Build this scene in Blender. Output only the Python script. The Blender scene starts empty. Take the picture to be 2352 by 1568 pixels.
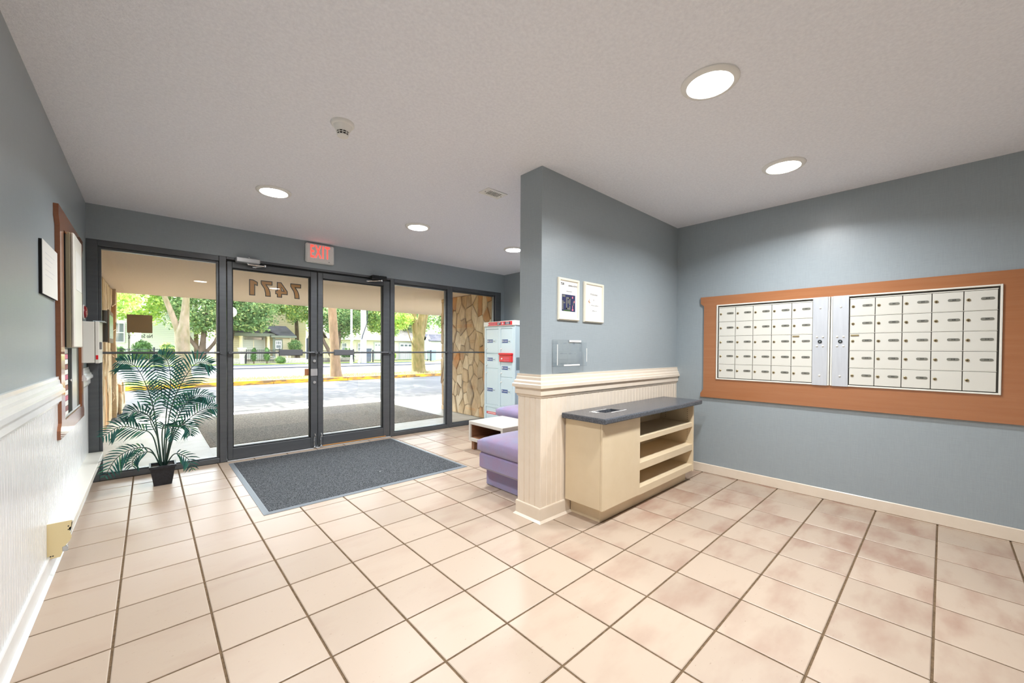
import bpy, bmesh, math, random
import numpy as np
from mathutils import Vector, Matrix
from mathutils.geometry import tessellate_polygon

random.seed(7)
RNG = np.random.default_rng(7)
SC = bpy.context.scene
COL = SC.collection

# ------------------------------------------------------------------ camera
FPX, YAW, CYP, PITCH, ROLL = 908.7037, 0.7421, 814.4471, -0.014, -0.0055
CAM = Vector((0.11268, -2.18891, 1.17987))
cd = bpy.data.cameras.new('camera'); cam = bpy.data.objects.new('camera', cd); COL.objects.link(cam)
F0 = Vector((math.sin(YAW), math.cos(YAW), 0)); R0 = Vector((math.cos(YAW), -math.sin(YAW), 0)); U0 = Vector((0, 0, 1))
Fw = F0 * math.cos(PITCH) + U0 * math.sin(PITCH); Up = -F0 * math.sin(PITCH) + U0 * math.cos(PITCH)
c_, s_ = math.cos(ROLL), math.sin(ROLL)
Xc = R0 * c_ - Up * s_; Yc = R0 * s_ + Up * c_
cam.matrix_world = Matrix(((Xc.x, Yc.x, -Fw.x, CAM.x), (Xc.y, Yc.y, -Fw.y, CAM.y), (Xc.z, Yc.z, -Fw.z, CAM.z), (0, 0, 0, 1)))
cd.sensor_width = 36.0; cd.sensor_fit = 'HORIZONTAL'; cd.lens = FPX * 36.0 / 2352.0
cd.shift_x = 0.0; cd.shift_y = (CYP - 784.0) / 2352.0
cd.clip_start = 0.02; cd.clip_end = 300
SC.camera = cam

# ------------------------------------------------------------------ world, sun, exposure
SUN_EL, SUN_AZ = math.radians(55), math.radians(-14)      # sun stands over the street, in front of the entrance
w = bpy.data.worlds.new('sky'); SC.world = w; w.use_nodes = True
nt = w.node_tree; nt.nodes.clear()
sky = nt.nodes.new('ShaderNodeTexSky'); sky.sky_type = 'NISHITA'; sky.sun_disc = False
sky.sun_elevation = SUN_EL; sky.sun_rotation = SUN_AZ; sky.air_density = 1.0; sky.dust_density = 2.0; sky.ozone_density = 1.0
bg = nt.nodes.new('ShaderNodeBackground'); bg.inputs[1].default_value = 1.15
wo = nt.nodes.new('ShaderNodeOutputWorld')
hz = nt.nodes.new('ShaderNodeHueSaturation'); hz.inputs['Saturation'].default_value = 0.55      # thin bright summer haze
nt.links.new(sky.outputs[0], hz.inputs['Color']); nt.links.new(hz.outputs[0], bg.inputs[0]); nt.links.new(bg.outputs[0], wo.inputs[0])
sd = bpy.data.lights.new('sun', 'SUN'); sd.energy = 11.0; sd.angle = math.radians(0.6); sd.color = (1.0, 0.95, 0.87)
sun = bpy.data.objects.new('sun', sd); COL.objects.link(sun)
sdir = Vector((math.sin(SUN_AZ) * math.cos(SUN_EL), math.cos(SUN_AZ) * math.cos(SUN_EL), math.sin(SUN_EL)))
sun.rotation_euler = sdir.to_track_quat('Z', 'Y').to_euler(); sun.location = (2, 30, 40)

LAMP_W = 13.8
LAMP_COL = (0.955, 0.975, 1.0)
SC.view_settings.view_transform = 'Standard'; SC.view_settings.look = 'None'
SC.view_settings.gamma = 1.0; SC.view_settings.use_curve_mapping = False
SC.view_settings.exposure = 1.16
SC.cycles.caustics_reflective = False; SC.cycles.caustics_refractive = False
SC.cycles.sample_clamp_indirect = 8.0
SC.cycles.max_bounces = 10; SC.cycles.diffuse_bounces = 6; SC.cycles.transparent_max_bounces = 16

# ------------------------------------------------------------------ materials
def srgb(r, g, b):
    f = lambda c: (c / 255 / 12.92) if c / 255 <= 0.04045 else ((c / 255 + 0.055) / 1.055) ** 2.4
    return (f(r), f(g), f(b), 1.0)

class NT:
    def __init__(s, name):
        s.m = bpy.data.materials.new(name); s.m.use_nodes = True
        s.t = s.m.node_tree; s.t.nodes.clear()
        s.out = s.n('ShaderNodeOutputMaterial')
    def n(s, kind, **kw):
        nd = s.t.nodes.new(kind)
        for k, v in kw.items(): setattr(nd, k, v)
        return nd
    def l(s, a, b): s.t.links.new(a, b)

def setin(nd, name, val): nd.inputs[name].default_value = val

def mat(name, col, rough=0.6, metal=0.0, spec=0.5, noise=None, bump=None, coords='Object', emit=None, trans=0.0, coat=0.0):
    """noise=(scale, amount, second colour) mixes a second colour in; bump=(scale, strength, distance)"""
    N = NT(name); p = N.n('ShaderNodeBsdfPrincipled')
    setin(p, 'Base Color', col); setin(p, 'Roughness', rough); setin(p, 'Metallic', metal); setin(p, 'Specular IOR Level', spec)
    if coat: setin(p, 'Coat Weight', coat); setin(p, 'Coat Roughness', 0.12)
    if emit: setin(p, 'Emission Color', emit[0]); setin(p, 'Emission Strength', emit[1])
    N.l(p.outputs[0], N.out.inputs[0])
    if noise or bump:
        tc = N.n('ShaderNodeTexCoord')
        src = tc.outputs[coords]
        if noise:
            sc = noise[0]
            mp = N.n('ShaderNodeMapping'); N.l(src, mp.inputs[0])
            setin(mp, 'Scale', sc if isinstance(sc, tuple) else (sc, sc, sc))
            tx = N.n('ShaderNodeTexNoise'); setin(tx, 'Scale', 1.0); setin(tx, 'Detail', 6.0); setin(tx, 'Roughness', 0.6)
            N.l(mp.outputs[0], tx.inputs[0])
            rp = N.n('ShaderNodeValToRGB'); rp.color_ramp.elements[0].position = 0.5 - 0.5 * (1 - noise[1]) * 0.5 - 0.02
            rp.color_ramp.elements[1].position = 0.5 + 0.5 * (1 - noise[1]) * 0.5 + 0.02
            rp.color_ramp.elements[0].color = noise[2]; rp.color_ramp.elements[1].color = col
            N.l(tx.outputs[0], rp.inputs[0]); N.l(rp.outputs[0], p.inputs['Base Color'])
        if bump:
            mp = N.n('ShaderNodeMapping'); N.l(src, mp.inputs[0]); sc = bump[0]
            setin(mp, 'Scale', sc if isinstance(sc, tuple) else (sc, sc, sc))
            tx = N.n('ShaderNodeTexNoise'); setin(tx, 'Scale', 1.0); setin(tx, 'Detail', 4.0)
            N.l(mp.outputs[0], tx.inputs[0])
            b = N.n('ShaderNodeBump'); setin(b, 'Strength', bump[1]); setin(b, 'Distance', bump[2])
            N.l(tx.outputs[0], b.inputs['Height']); N.l(b.outputs[0], p.inputs['Normal'])
    return N.m

def mat_wall(name, col):
    # woven vinyl wallcovering: fine threads both ways
    N = NT(name); p = N.n('ShaderNodeBsdfPrincipled'); setin(p, 'Roughness', 0.34); setin(p, 'Specular IOR Level', 0.5)
    tc = N.n('ShaderNodeTexCoord'); hs = []
    for scl in ((14, 14, 420), (420, 420, 16)):
        mp = N.n('ShaderNodeMapping'); setin(mp, 'Scale', scl); N.l(tc.outputs['Object'], mp.inputs[0])
        tx = N.n('ShaderNodeTexNoise'); setin(tx, 'Scale', 1.0); setin(tx, 'Detail', 3.0); N.l(mp.outputs[0], tx.inputs[0]); hs.append(tx)
    ad = N.n('ShaderNodeMath', operation='ADD'); N.l(hs[0].outputs[0], ad.inputs[0]); N.l(hs[1].outputs[0], ad.inputs[1])
    rp = N.n('ShaderNodeMapRange'); setin(rp, 1, 0.75); setin(rp, 2, 1.25); setin(rp, 3, 0.945); setin(rp, 4, 1.045); N.l(ad.outputs[0], rp.inputs[0])
    mx = N.n('ShaderNodeVectorMath', operation='SCALE'); mx.inputs[0].default_value = col[:3]; N.l(rp.outputs[0], mx.inputs['Scale'])
    N.l(mx.outputs[0], p.inputs['Base Color'])
    b = N.n('ShaderNodeBump'); setin(b, 'Strength', 0.12); setin(b, 'Distance', 0.001); N.l(ad.outputs[0], b.inputs['Height']); N.l(b.outputs[0], p.inputs['Normal'])
    N.l(p.outputs[0], N.out.inputs[0]); return N.m

def mat_tile():
    N = NT('glazed_floor_tile'); p = N.n('ShaderNodeBsdfPrincipled'); setin(p, 'Roughness', 0.38); setin(p, 'Specular IOR Level', 0.4)
    tc = N.n('ShaderNodeTexCoord'); oi = N.n('ShaderNodeObjectInfo')
    sc = N.n('ShaderNodeVectorMath', operation='SCALE'); sc.inputs[0].default_value = (91.0, 53.0, 37.0); N.l(oi.outputs['Random'], sc.inputs['Scale'])
    ad = N.n('ShaderNodeVectorMath', operation='ADD'); N.l(tc.outputs['Object'], ad.inputs[0]); N.l(sc.outputs[0], ad.inputs[1])
    mp = N.n('ShaderNodeMapping'); setin(mp, 'Scale', (2.4, 5.5, 1)); N.l(ad.outputs[0], mp.inputs[0])
    tx = N.n('ShaderNodeTexNoise'); setin(tx, 'Scale', 1.0); setin(tx, 'Detail', 4.0); setin(tx, 'Roughness', 0.55); N.l(mp.outputs[0], tx.inputs[0])
    rp = N.n('ShaderNodeValToRGB'); e = rp.color_ramp.elements
    e[0].position = 0.47; e[0].color = srgb(178, 160, 142); e[1].position = 0.74; e[1].color = srgb(150, 118, 101)
    # the flashed, browner firing of the tiles grows towards the mailbox side of the room
    sx_ = N.n('ShaderNodeSeparateXYZ'); N.l(oi.outputs['Location'], sx_.inputs[0])
    gr = N.n('ShaderNodeMapRange'); setin(gr, 1, 1.3); setin(gr, 2, 3.0); setin(gr, 3, 0.30); setin(gr, 4, 1.0); N.l(sx_.outputs[0], gr.inputs[0])
    sb = N.n('ShaderNodeMath', operation='SUBTRACT'); sb.inputs[1].default_value = 0.45; N.l(tx.outputs[0], sb.inputs[0])
    mu = N.n('ShaderNodeMath', operation='MULTIPLY'); N.l(sb.outputs[0], mu.inputs[0]); N.l(gr.outputs[0], mu.inputs[1])
    ad2 = N.n('ShaderNodeMath', operation='ADD'); ad2.inputs[1].default_value = 0.45; N.l(mu.outputs[0], ad2.inputs[0])
    N.l(ad2.outputs[0], rp.inputs[0])
    # per tile tint
    hs = N.n('ShaderNodeHueSaturation'); mr = N.n('ShaderNodeMapRange'); setin(mr, 3, 0.94); setin(mr, 4, 1.05)
    N.l(oi.outputs['Random'], mr.inputs[0]); N.l(mr.outputs[0], hs.inputs['Value']); N.l(rp.outputs[0], hs.inputs['Color'])
    # fine pits
    mp2 = N.n('ShaderNodeMapping'); setin(mp2, 'Scale', (60, 150, 1)); N.l(ad.outputs[0], mp2.inputs[0])
    t2 = N.n('ShaderNodeTexNoise'); setin(t2, 'Scale', 1.0); setin(t2, 'Detail', 2.0); N.l(mp2.outputs[0], t2.inputs[0])
    r2 = N.n('ShaderNodeValToRGB'); f = r2.color_ramp.elements; f[0].position = 0.20; f[0].color = (0.62, 0.56, 0.5, 1); f[1].position = 0.28; f[1].color = (1, 1, 1, 1)
    N.l(t2.outputs[0], r2.inputs[0])
    m = N.n('ShaderNodeMix', data_type='RGBA', blend_type='MULTIPLY'); setin(m, 0, 1.0)
    N.l(hs.outputs[0], m.inputs[6]); N.l(r2.outputs[0], m.inputs[7]); N.l(m.outputs[2], p.inputs['Base Color'])
    b = N.n('ShaderNodeBump'); setin(b, 'Strength', 0.08); setin(b, 'Distance', 0.002); N.l(tx.outputs[0], b.inputs['Height']); N.l(b.outputs[0], p.inputs['Normal'])
    N.l(p.outputs[0], N.out.inputs[0]); return N.m

def mat_speckle(name, dark, light, scale, rough=0.9, bump=0.4, lo=0.45, hi=0.62):
    N = NT(name); p = N.n('ShaderNodeBsdfPrincipled'); setin(p, 'Roughness', rough); setin(p, 'Specular IOR Level', 0.2)
    tc = N.n('ShaderNodeTexCoord'); mp = N.n('ShaderNodeMapping'); setin(mp, 'Scale', (scale, scale, scale)); N.l(tc.outputs['Object'], mp.inputs[0])
    tx = N.n('ShaderNodeTexNoise'); setin(tx, 'Scale', 1.0); setin(tx, 'Detail', 3.0); setin(tx, 'Roughness', 0.7); N.l(mp.outputs[0], tx.inputs[0])
    rp = N.n('ShaderNodeValToRGB'); e = rp.color_ramp.elements; e[0].position = lo; e[0].color = dark; e[1].position = hi; e[1].color = light
    N.l(tx.outputs[0], rp.inputs[0]); N.l(rp.outputs[0], p.inputs['Base Color'])
    b = N.n('ShaderNodeBump'); setin(b, 'Strength', bump); setin(b, 'Distance', 0.004); N.l(tx.outputs[0], b.inputs['Height']); N.l(b.outputs[0], p.inputs['Normal'])
    N.l(p.outputs[0], N.out.inputs[0]); return N.m

def mat_glass(name, tint=(0.97, 0.985, 0.98, 1), ior=1.5, rough=0.0):
    N = NT(name)
    # both faces of the sheet reflect as air-to-glass, because the straight-through ray is not bent inside
    fr = N.n('ShaderNodeFresnel'); ge = N.n('ShaderNodeNewGeometry'); mr = N.n('ShaderNodeMapRange'); setin(mr, 3, ior); setin(mr, 4, 1 / ior)
    N.l(ge.outputs['Backfacing'], mr.inputs[0]); N.l(mr.outputs[0], fr.inputs['IOR'])
    tr = N.n('ShaderNodeBsdfTransparent'); setin(tr, 'Color', tint)
    gl = N.n('ShaderNodeBsdfGlossy'); setin(gl, 'Roughness', rough); setin(gl, 'Color', (1, 1, 1, 1))
    mx = N.n('ShaderNodeMixShader'); N.l(fr.outputs[0], mx.inputs[0]); N.l(tr.outputs[0], mx.inputs[1]); N.l(gl.outputs[0], mx.inputs[2])
    N.l(mx.outputs[0], N.out.inputs[0]); return N.m

def mat_leaf(name, c1, c2, transl=0.5, yellow=None):
    N = NT(name)
    g = N.n('ShaderNodeNewGeometry'); rp = N.n('ShaderNodeValToRGB'); e = rp.color_ramp.elements
    e[0].position = 0.0; e[0].color = c1; e[1].position = 0.8; e[1].color = c2
    if yellow: x = rp.color_ramp.elements.new(1.0); x.color = yellow
    N.l(g.outputs['Random Per Island'], rp.inputs[0])
    d = N.n('ShaderNodeBsdfPrincipled'); setin(d, 'Roughness', 0.45); setin(d, 'Specular IOR Level', 0.4); N.l(rp.outputs[0], d.inputs['Base Color'])
    t = N.n('ShaderNodeBsdfTranslucent')
    gm = N.n('ShaderNodeGamma'); setin(gm, 'Gamma', 0.7); N.l(rp.outputs[0], gm.inputs[0]); N.l(gm.outputs[0], t.inputs[0])
    mx = N.n('ShaderNodeMixShader'); setin(mx, 0, transl); N.l(d.outputs[0], mx.inputs[1]); N.l(t.outputs[0], mx.inputs[2])
    N.l(mx.outputs[0], N.out.inputs[0]); return N.m

def mat_emit(name, col, s):
    N = NT(name); e = N.n('ShaderNodeEmission'); setin(e, 'Color', col); setin(e, 'Strength', s); N.l(e.outputs[0], N.out.inputs[0]); return N.m

def mat_siding(name, col, dark):
    # horizontal lap boards, far away
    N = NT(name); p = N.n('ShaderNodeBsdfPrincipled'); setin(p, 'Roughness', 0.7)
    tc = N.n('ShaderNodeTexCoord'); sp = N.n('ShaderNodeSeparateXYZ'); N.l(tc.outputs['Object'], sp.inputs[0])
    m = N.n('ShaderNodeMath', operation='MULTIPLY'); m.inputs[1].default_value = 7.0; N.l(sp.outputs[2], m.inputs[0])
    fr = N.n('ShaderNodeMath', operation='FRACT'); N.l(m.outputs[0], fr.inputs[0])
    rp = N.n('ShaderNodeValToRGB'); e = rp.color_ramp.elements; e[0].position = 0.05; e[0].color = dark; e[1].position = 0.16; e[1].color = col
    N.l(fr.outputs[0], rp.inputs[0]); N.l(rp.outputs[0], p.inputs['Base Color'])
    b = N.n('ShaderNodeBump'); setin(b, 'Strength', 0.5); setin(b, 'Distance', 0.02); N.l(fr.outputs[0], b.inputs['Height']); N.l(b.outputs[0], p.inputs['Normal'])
    N.l(p.outputs[0], N.out.inputs[0]); return N.m

M = {}
M['wall'] = mat_wall('blue_grey_wallcovering', srgb(150, 160, 165))
M['ceiling'] = mat('textured_white_ceiling', srgb(241, 244, 251), 0.9, spec=0.2, noise=(70, 0.35, srgb(230, 233, 241)), bump=(150, 0.6, 0.004))
M['tile'] = mat_tile()
M['grout'] = mat('brown_grout', srgb(118, 98, 76), 0.95, spec=0.1, noise=(60, 0.5, srgb(92, 76, 58)), bump=(200, 0.5, 0.002))
M['cream'] = mat('cream_gloss_paint', srgb(228, 215, 198), 0.25, noise=(9, 0.2, srgb(222, 208, 189)))
M['white_paint'] = mat('white_gloss_paint', srgb(226, 228, 228), 0.22, noise=(9, 0.2, srgb(220, 222, 221)))
M['cabinet'] = mat('cream_melamine', srgb(217, 200, 170), 0.38, noise=(7, 0.2, srgb(211, 193, 161)))
M['brown'] = mat('brown_gloss_board', srgb(166, 113, 77), 0.2, noise=((6, 2, 40), 0.3, srgb(159, 105, 69)), bump=((8, 3, 120), 0.08, 0.002))
M['brown_gloss'] = mat('brown_polished_board', srgb(150, 96, 66), 0.10, noise=((6, 2, 40), 0.3, srgb(142, 90, 60)))
M['alu'] = mat('dark_anodised_aluminium', srgb(100, 103, 106), 0.36, metal=0.5, noise=((3, 3, 30), 0.2, srgb(90, 93, 96)))
M['alu_dark'] = mat('black_gap_rubber', srgb(20, 22, 23), 0.6)
M['alu_bright'] = mat('silver_aluminium', srgb(196, 198, 200), 0.3, metal=0.8)
M['closer_black'] = mat('black_enamel', srgb(40, 44, 46), 0.35, metal=0.3)
M['chrome'] = mat('chrome', srgb(220, 222, 224), 0.12, metal=1.0)
M['glass'] = mat_glass('window_glass')
M['acrylic'] = mat_glass('clear_acrylic', tint=(0.96, 0.97, 0.975, 1), ior=1.49, rough=0.02)
M['white'] = mat('white_plastic', srgb(232, 232, 228), 0.4)
M['white_metal'] = mat('white_enamel_metal', srgb(226, 224, 214), 0.35)
M['mail_door'] = mat('pale_cream_enamel', srgb(210, 209, 200), 0.35)
M['mail_gap'] = mat('dark_shadow_gap', srgb(60, 58, 52), 0.8)
M['mail_alu'] = mat('brushed_satin_aluminium', srgb(205, 209, 214), 0.34, metal=0.35, noise=((5, 60, 5), 0.3, srgb(196, 200, 206)))
M['label_grey'] = mat('grey_number_plate', srgb(128, 128, 118), 0.4, metal=0.4)
M['ink'] = mat('black_ink', srgb(38, 38, 38), 0.6)
M['ink_grey'] = mat('grey_ink', srgb(110, 110, 112), 0.6)
M['brass'] = mat('brass_lock', srgb(190, 172, 130), 0.3, metal=0.8)
M['black'] = mat('black_void', srgb(10, 10, 10), 0.8)
M['counter'] = mat_speckle('dark_speckled_laminate', srgb(70, 73, 79), srgb(126, 128, 132), 210, rough=0.25, bump=0.0, lo=0.48, hi=0.72)
M['mat_carpet'] = mat_speckle('charcoal_loop_carpet', srgb(28, 31, 34), srgb(122, 126, 130), 170, lo=0.42, hi=0.68, bump=0.8)
M['mat_edge'] = mat('grey_rubber_edge', srgb(118, 126, 132), 0.5)
M['velvet'] = mat('lilac_velvet', srgb(128, 127, 166), 0.85, noise=(7, 0.35, srgb(141, 116, 152)), bump=(90, 0.25, 0.004))
M['velvet'].node_tree.nodes['Principled BSDF'].inputs['Sheen Weight'].default_value = 0.6
M['table_white'] = mat('white_laminate', srgb(202, 197, 188), 0.3)
M['wood'] = mat('brown_wood', srgb(150, 108, 78), 0.5, noise=((3, 40, 40), 0.4, srgb(126, 86, 60)))
M['locker'] = mat('pale_blue_enamel', srgb(196, 214, 220), 0.3)
M['locker_dark'] = mat('locker_sticker_grey', srgb(120, 134, 140), 0.5)  # plain grey of the sticker on the locker side
M['red'] = mat('red_enamel', srgb(214, 24, 34), 0.35)
M['red_dark'] = mat('dark_red_enamel', srgb(130, 26, 34), 0.35)
M['blue'] = mat('blue_print', srgb(14, 62, 128), 0.4)
M['navy'] = mat('navy_print', srgb(38, 44, 84), 0.4)
M['paper'] = mat('white_paper', srgb(240, 238, 232), 0.7)
M['pink_paper'] = mat('pink_paper', srgb(206, 120, 140), 0.6)
M['frame_white'] = mat('ivory_frame', srgb(232, 226, 208), 0.35)
M['pot'] = mat('black_plastic_pot', srgb(26, 28, 34), 0.45, noise=(60, 0.5, srgb(40, 42, 50)))
M['soil'] = mat('dark_soil', srgb(40, 34, 28), 0.9, bump=(60, 0.8, 0.01))
M['palm'] = mat_leaf('palm_leaflet_green', srgb(20, 66, 66), srgb(46, 108, 96), 0.25, srgb(64, 132, 76))
M['palm_stem'] = mat('palm_stem_green', srgb(36, 66, 56), 0.5)
M['gold'] = mat('gold_brown_lettering', srgb(182, 128, 66), 0.4)
M['bronze'] = mat('brown_sign_back', srgb(138, 102, 52), 0.55, noise=(9, 0.3, srgb(124, 90, 44)))
M['bronze_dark'] = mat('dark_bronze', srgb(52, 42, 28), 0.3, metal=0.5)
M['exit_red'] = mat('lit_exit_red', srgb(230, 60, 50), 0.4, emit=(srgb(255, 70, 60), 0.9))
M['lamp'] = mat_emit('lit_diffuser', (1.0, 0.97, 0.93, 1), 14.0)
M['handle_grey'] = mat('grey_push_plate', srgb(96, 98, 102), 0.5)
# outdoors
M['soffit'] = mat('tan_stucco', srgb(244, 224, 201), 0.9, spec=0.2, noise=(60, 0.4, srgb(234, 212, 188)), bump=(120, 0.6, 0.006))
M['concrete'] = mat('porch_concrete', srgb(204, 202, 198), 0.5, noise=(2.2, 0.3, srgb(178, 174, 168)), bump=(60, 0.2, 0.004))
M['aggregate'] = mat_speckle('exposed_aggregate', srgb(84, 80, 76), srgb(166, 158, 148), 85, lo=0.40, hi=0.66, bump=0.6)
M['asphalt'] = mat('asphalt', srgb(58, 57, 57), 0.85, noise=(1.4, 0.4, srgb(50, 49, 50)), bump=(90, 0.3, 0.006))
M['street'] = mat('pale_street_asphalt', srgb(100, 99, 99), 0.85, noise=(0.5, 0.4, srgb(93, 92, 93)))
M['line'] = mat('road_paint', srgb(238, 238, 236), 0.7)
M['sidewalk'] = mat('sidewalk_concrete', srgb(80, 81, 87), 0.8, noise=(1.0, 0.4, srgb(72, 73, 79)))
M['kerb'] = mat('grey_kerb_concrete', srgb(140, 130, 118), 0.85, noise=(4, 0.4, srgb(104, 92, 80)))
M['yellow'] = mat('worn_yellow_paint', srgb(236, 170, 20), 0.7, noise=((2.2, 6, 9), 0.78, srgb(116, 90, 58)))
M['grass'] = mat('grass_ground', srgb(150, 160, 84), 0.95, spec=0.1, noise=(2.5, 0.4, srgb(112, 130, 60)), bump=(60, 0.8, 0.02))
M['blade'] = mat_leaf('grass_blade', srgb(96, 124, 48), srgb(168, 172, 92), 0.3)
M['earth'] = mat('brown_earth', srgb(128, 106, 78), 0.95, spec=0.1, noise=(5, 0.5, srgb(92, 74, 52)), bump=(30, 0.8, 0.03))
for k, c in enumerate(((228, 200, 158), (216, 184, 140), (234, 210, 172), (214, 162, 104), (198, 172, 136), (238, 218, 186))):
    M['stone%d' % k] = mat('split_stone_%s' % 'abcdef'[k], srgb(*c), 0.85, spec=0.25, noise=((5, 9, 4), 0.35, srgb(int(c[0] * .84), int(c[1] * .8), int(c[2] * .74))), bump=((14, 22, 12), 0.7, 0.02))
M['mortar'] = mat('dark_mortar', srgb(92, 70, 48), 0.95, bump=(40, 0.6, 0.01))
M['bark_grey'] = mat('grey_mottled_bark', srgb(150, 136, 118), 0.9, spec=0.2, noise=((7, 7, 3), 0.35, srgb(104, 100, 68)), bump=((16, 16, 5), 0.9, 0.02))
M['bark_brown'] = mat('warm_brown_bark', srgb(142, 118, 94), 0.9, spec=0.2, noise=((9, 9, 2.5), 0.35, srgb(106, 88, 66)), bump=((20, 20, 4), 0.9, 0.02))
M['bark_moss'] = mat('mossy_olive_bark', srgb(128, 112, 78), 0.9, spec=0.2, noise=((9, 9, 4), 0.35, srgb(92, 88, 48)), bump=((18, 18, 6), 0.9, 0.02))
M['bark_dark'] = mat('dark_bark', srgb(104, 86, 70), 0.9, spec=0.2, noise=((5, 5, 2), 0.4, srgb(70, 58, 46)), bump=((8, 8, 3), 0.9, 0.03))
M['leaf_a'] = mat_leaf('maple_leaf_green', srgb(84, 120, 54), srgb(154, 178, 94), 0.5, srgb(228, 216, 106))
M['leaf_b'] = mat_leaf('deep_leaf_green', srgb(72, 106, 56), srgb(132, 158, 94), 0.45, srgb(204, 206, 130))
M['leaf_c'] = mat_leaf('lime_leaf_green', srgb(116, 158, 64), srgb(182, 206, 98), 0.55, srgb(232, 228, 112))
M['hedge'] = mat_leaf('hedge_leaf_green', srgb(44, 84, 40), srgb(96, 132, 62), 0.3)
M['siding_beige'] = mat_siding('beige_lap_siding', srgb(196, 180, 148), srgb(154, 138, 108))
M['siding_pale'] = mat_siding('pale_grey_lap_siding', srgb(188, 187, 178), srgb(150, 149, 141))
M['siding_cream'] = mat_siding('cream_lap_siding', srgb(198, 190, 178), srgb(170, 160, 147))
M['trim_green'] = mat('sage_trim', srgb(112, 116, 98), 0.6)
M['roof_dark'] = mat('dark_slate_shingles', srgb(92, 88, 92), 0.9, noise=((3, 3, 12), 0.5, srgb(62, 60, 64)), bump=((4, 4, 30), 0.6, 0.02))
M['roof_pale'] = mat('weathered_shingles', srgb(184, 168, 158), 0.9, noise=((3, 3, 12), 0.5, srgb(150, 136, 128)))
M['house_white'] = mat('white_house_paint', srgb(206, 204, 200), 0.6)
M['house_grey'] = mat('grey_house_paint', srgb(172, 172, 170), 0.7)
M['column'] = mat('cream_column', srgb(228, 212, 178), 0.6)
M['house_glass'] = mat('house_window_glass', srgb(92, 100, 104), 0.1, spec=0.8)
M['iron'] = mat('black_iron', srgb(34, 36, 40), 0.5, metal=0.4)
M['pole'] = mat('galvanised_pole', srgb(206, 208, 214), 0.5, metal=0.3)
M['pole_wood'] = mat('weathered_pole', srgb(196, 190, 182), 0.85, noise=((5, 5, 1), 0.4, srgb(168, 160, 152)), bump=((12, 12, 1.5), 0.6, 0.01))
M['bin'] = mat('blue_grey_bin', srgb(128, 138, 152), 0.5)
M['bin_dark'] = mat('charcoal_bin', srgb(70, 76, 84), 0.5)
M['urn'] = mat('stone_urn', srgb(190, 182, 168), 0.9, noise=(12, 0.4, srgb(150, 142, 128)))
M['grate'] = mat('brown_coir_grate', srgb(110, 92, 68), 0.9, noise=((4, 60, 4), 0.5, srgb(70, 58, 42)))

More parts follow.
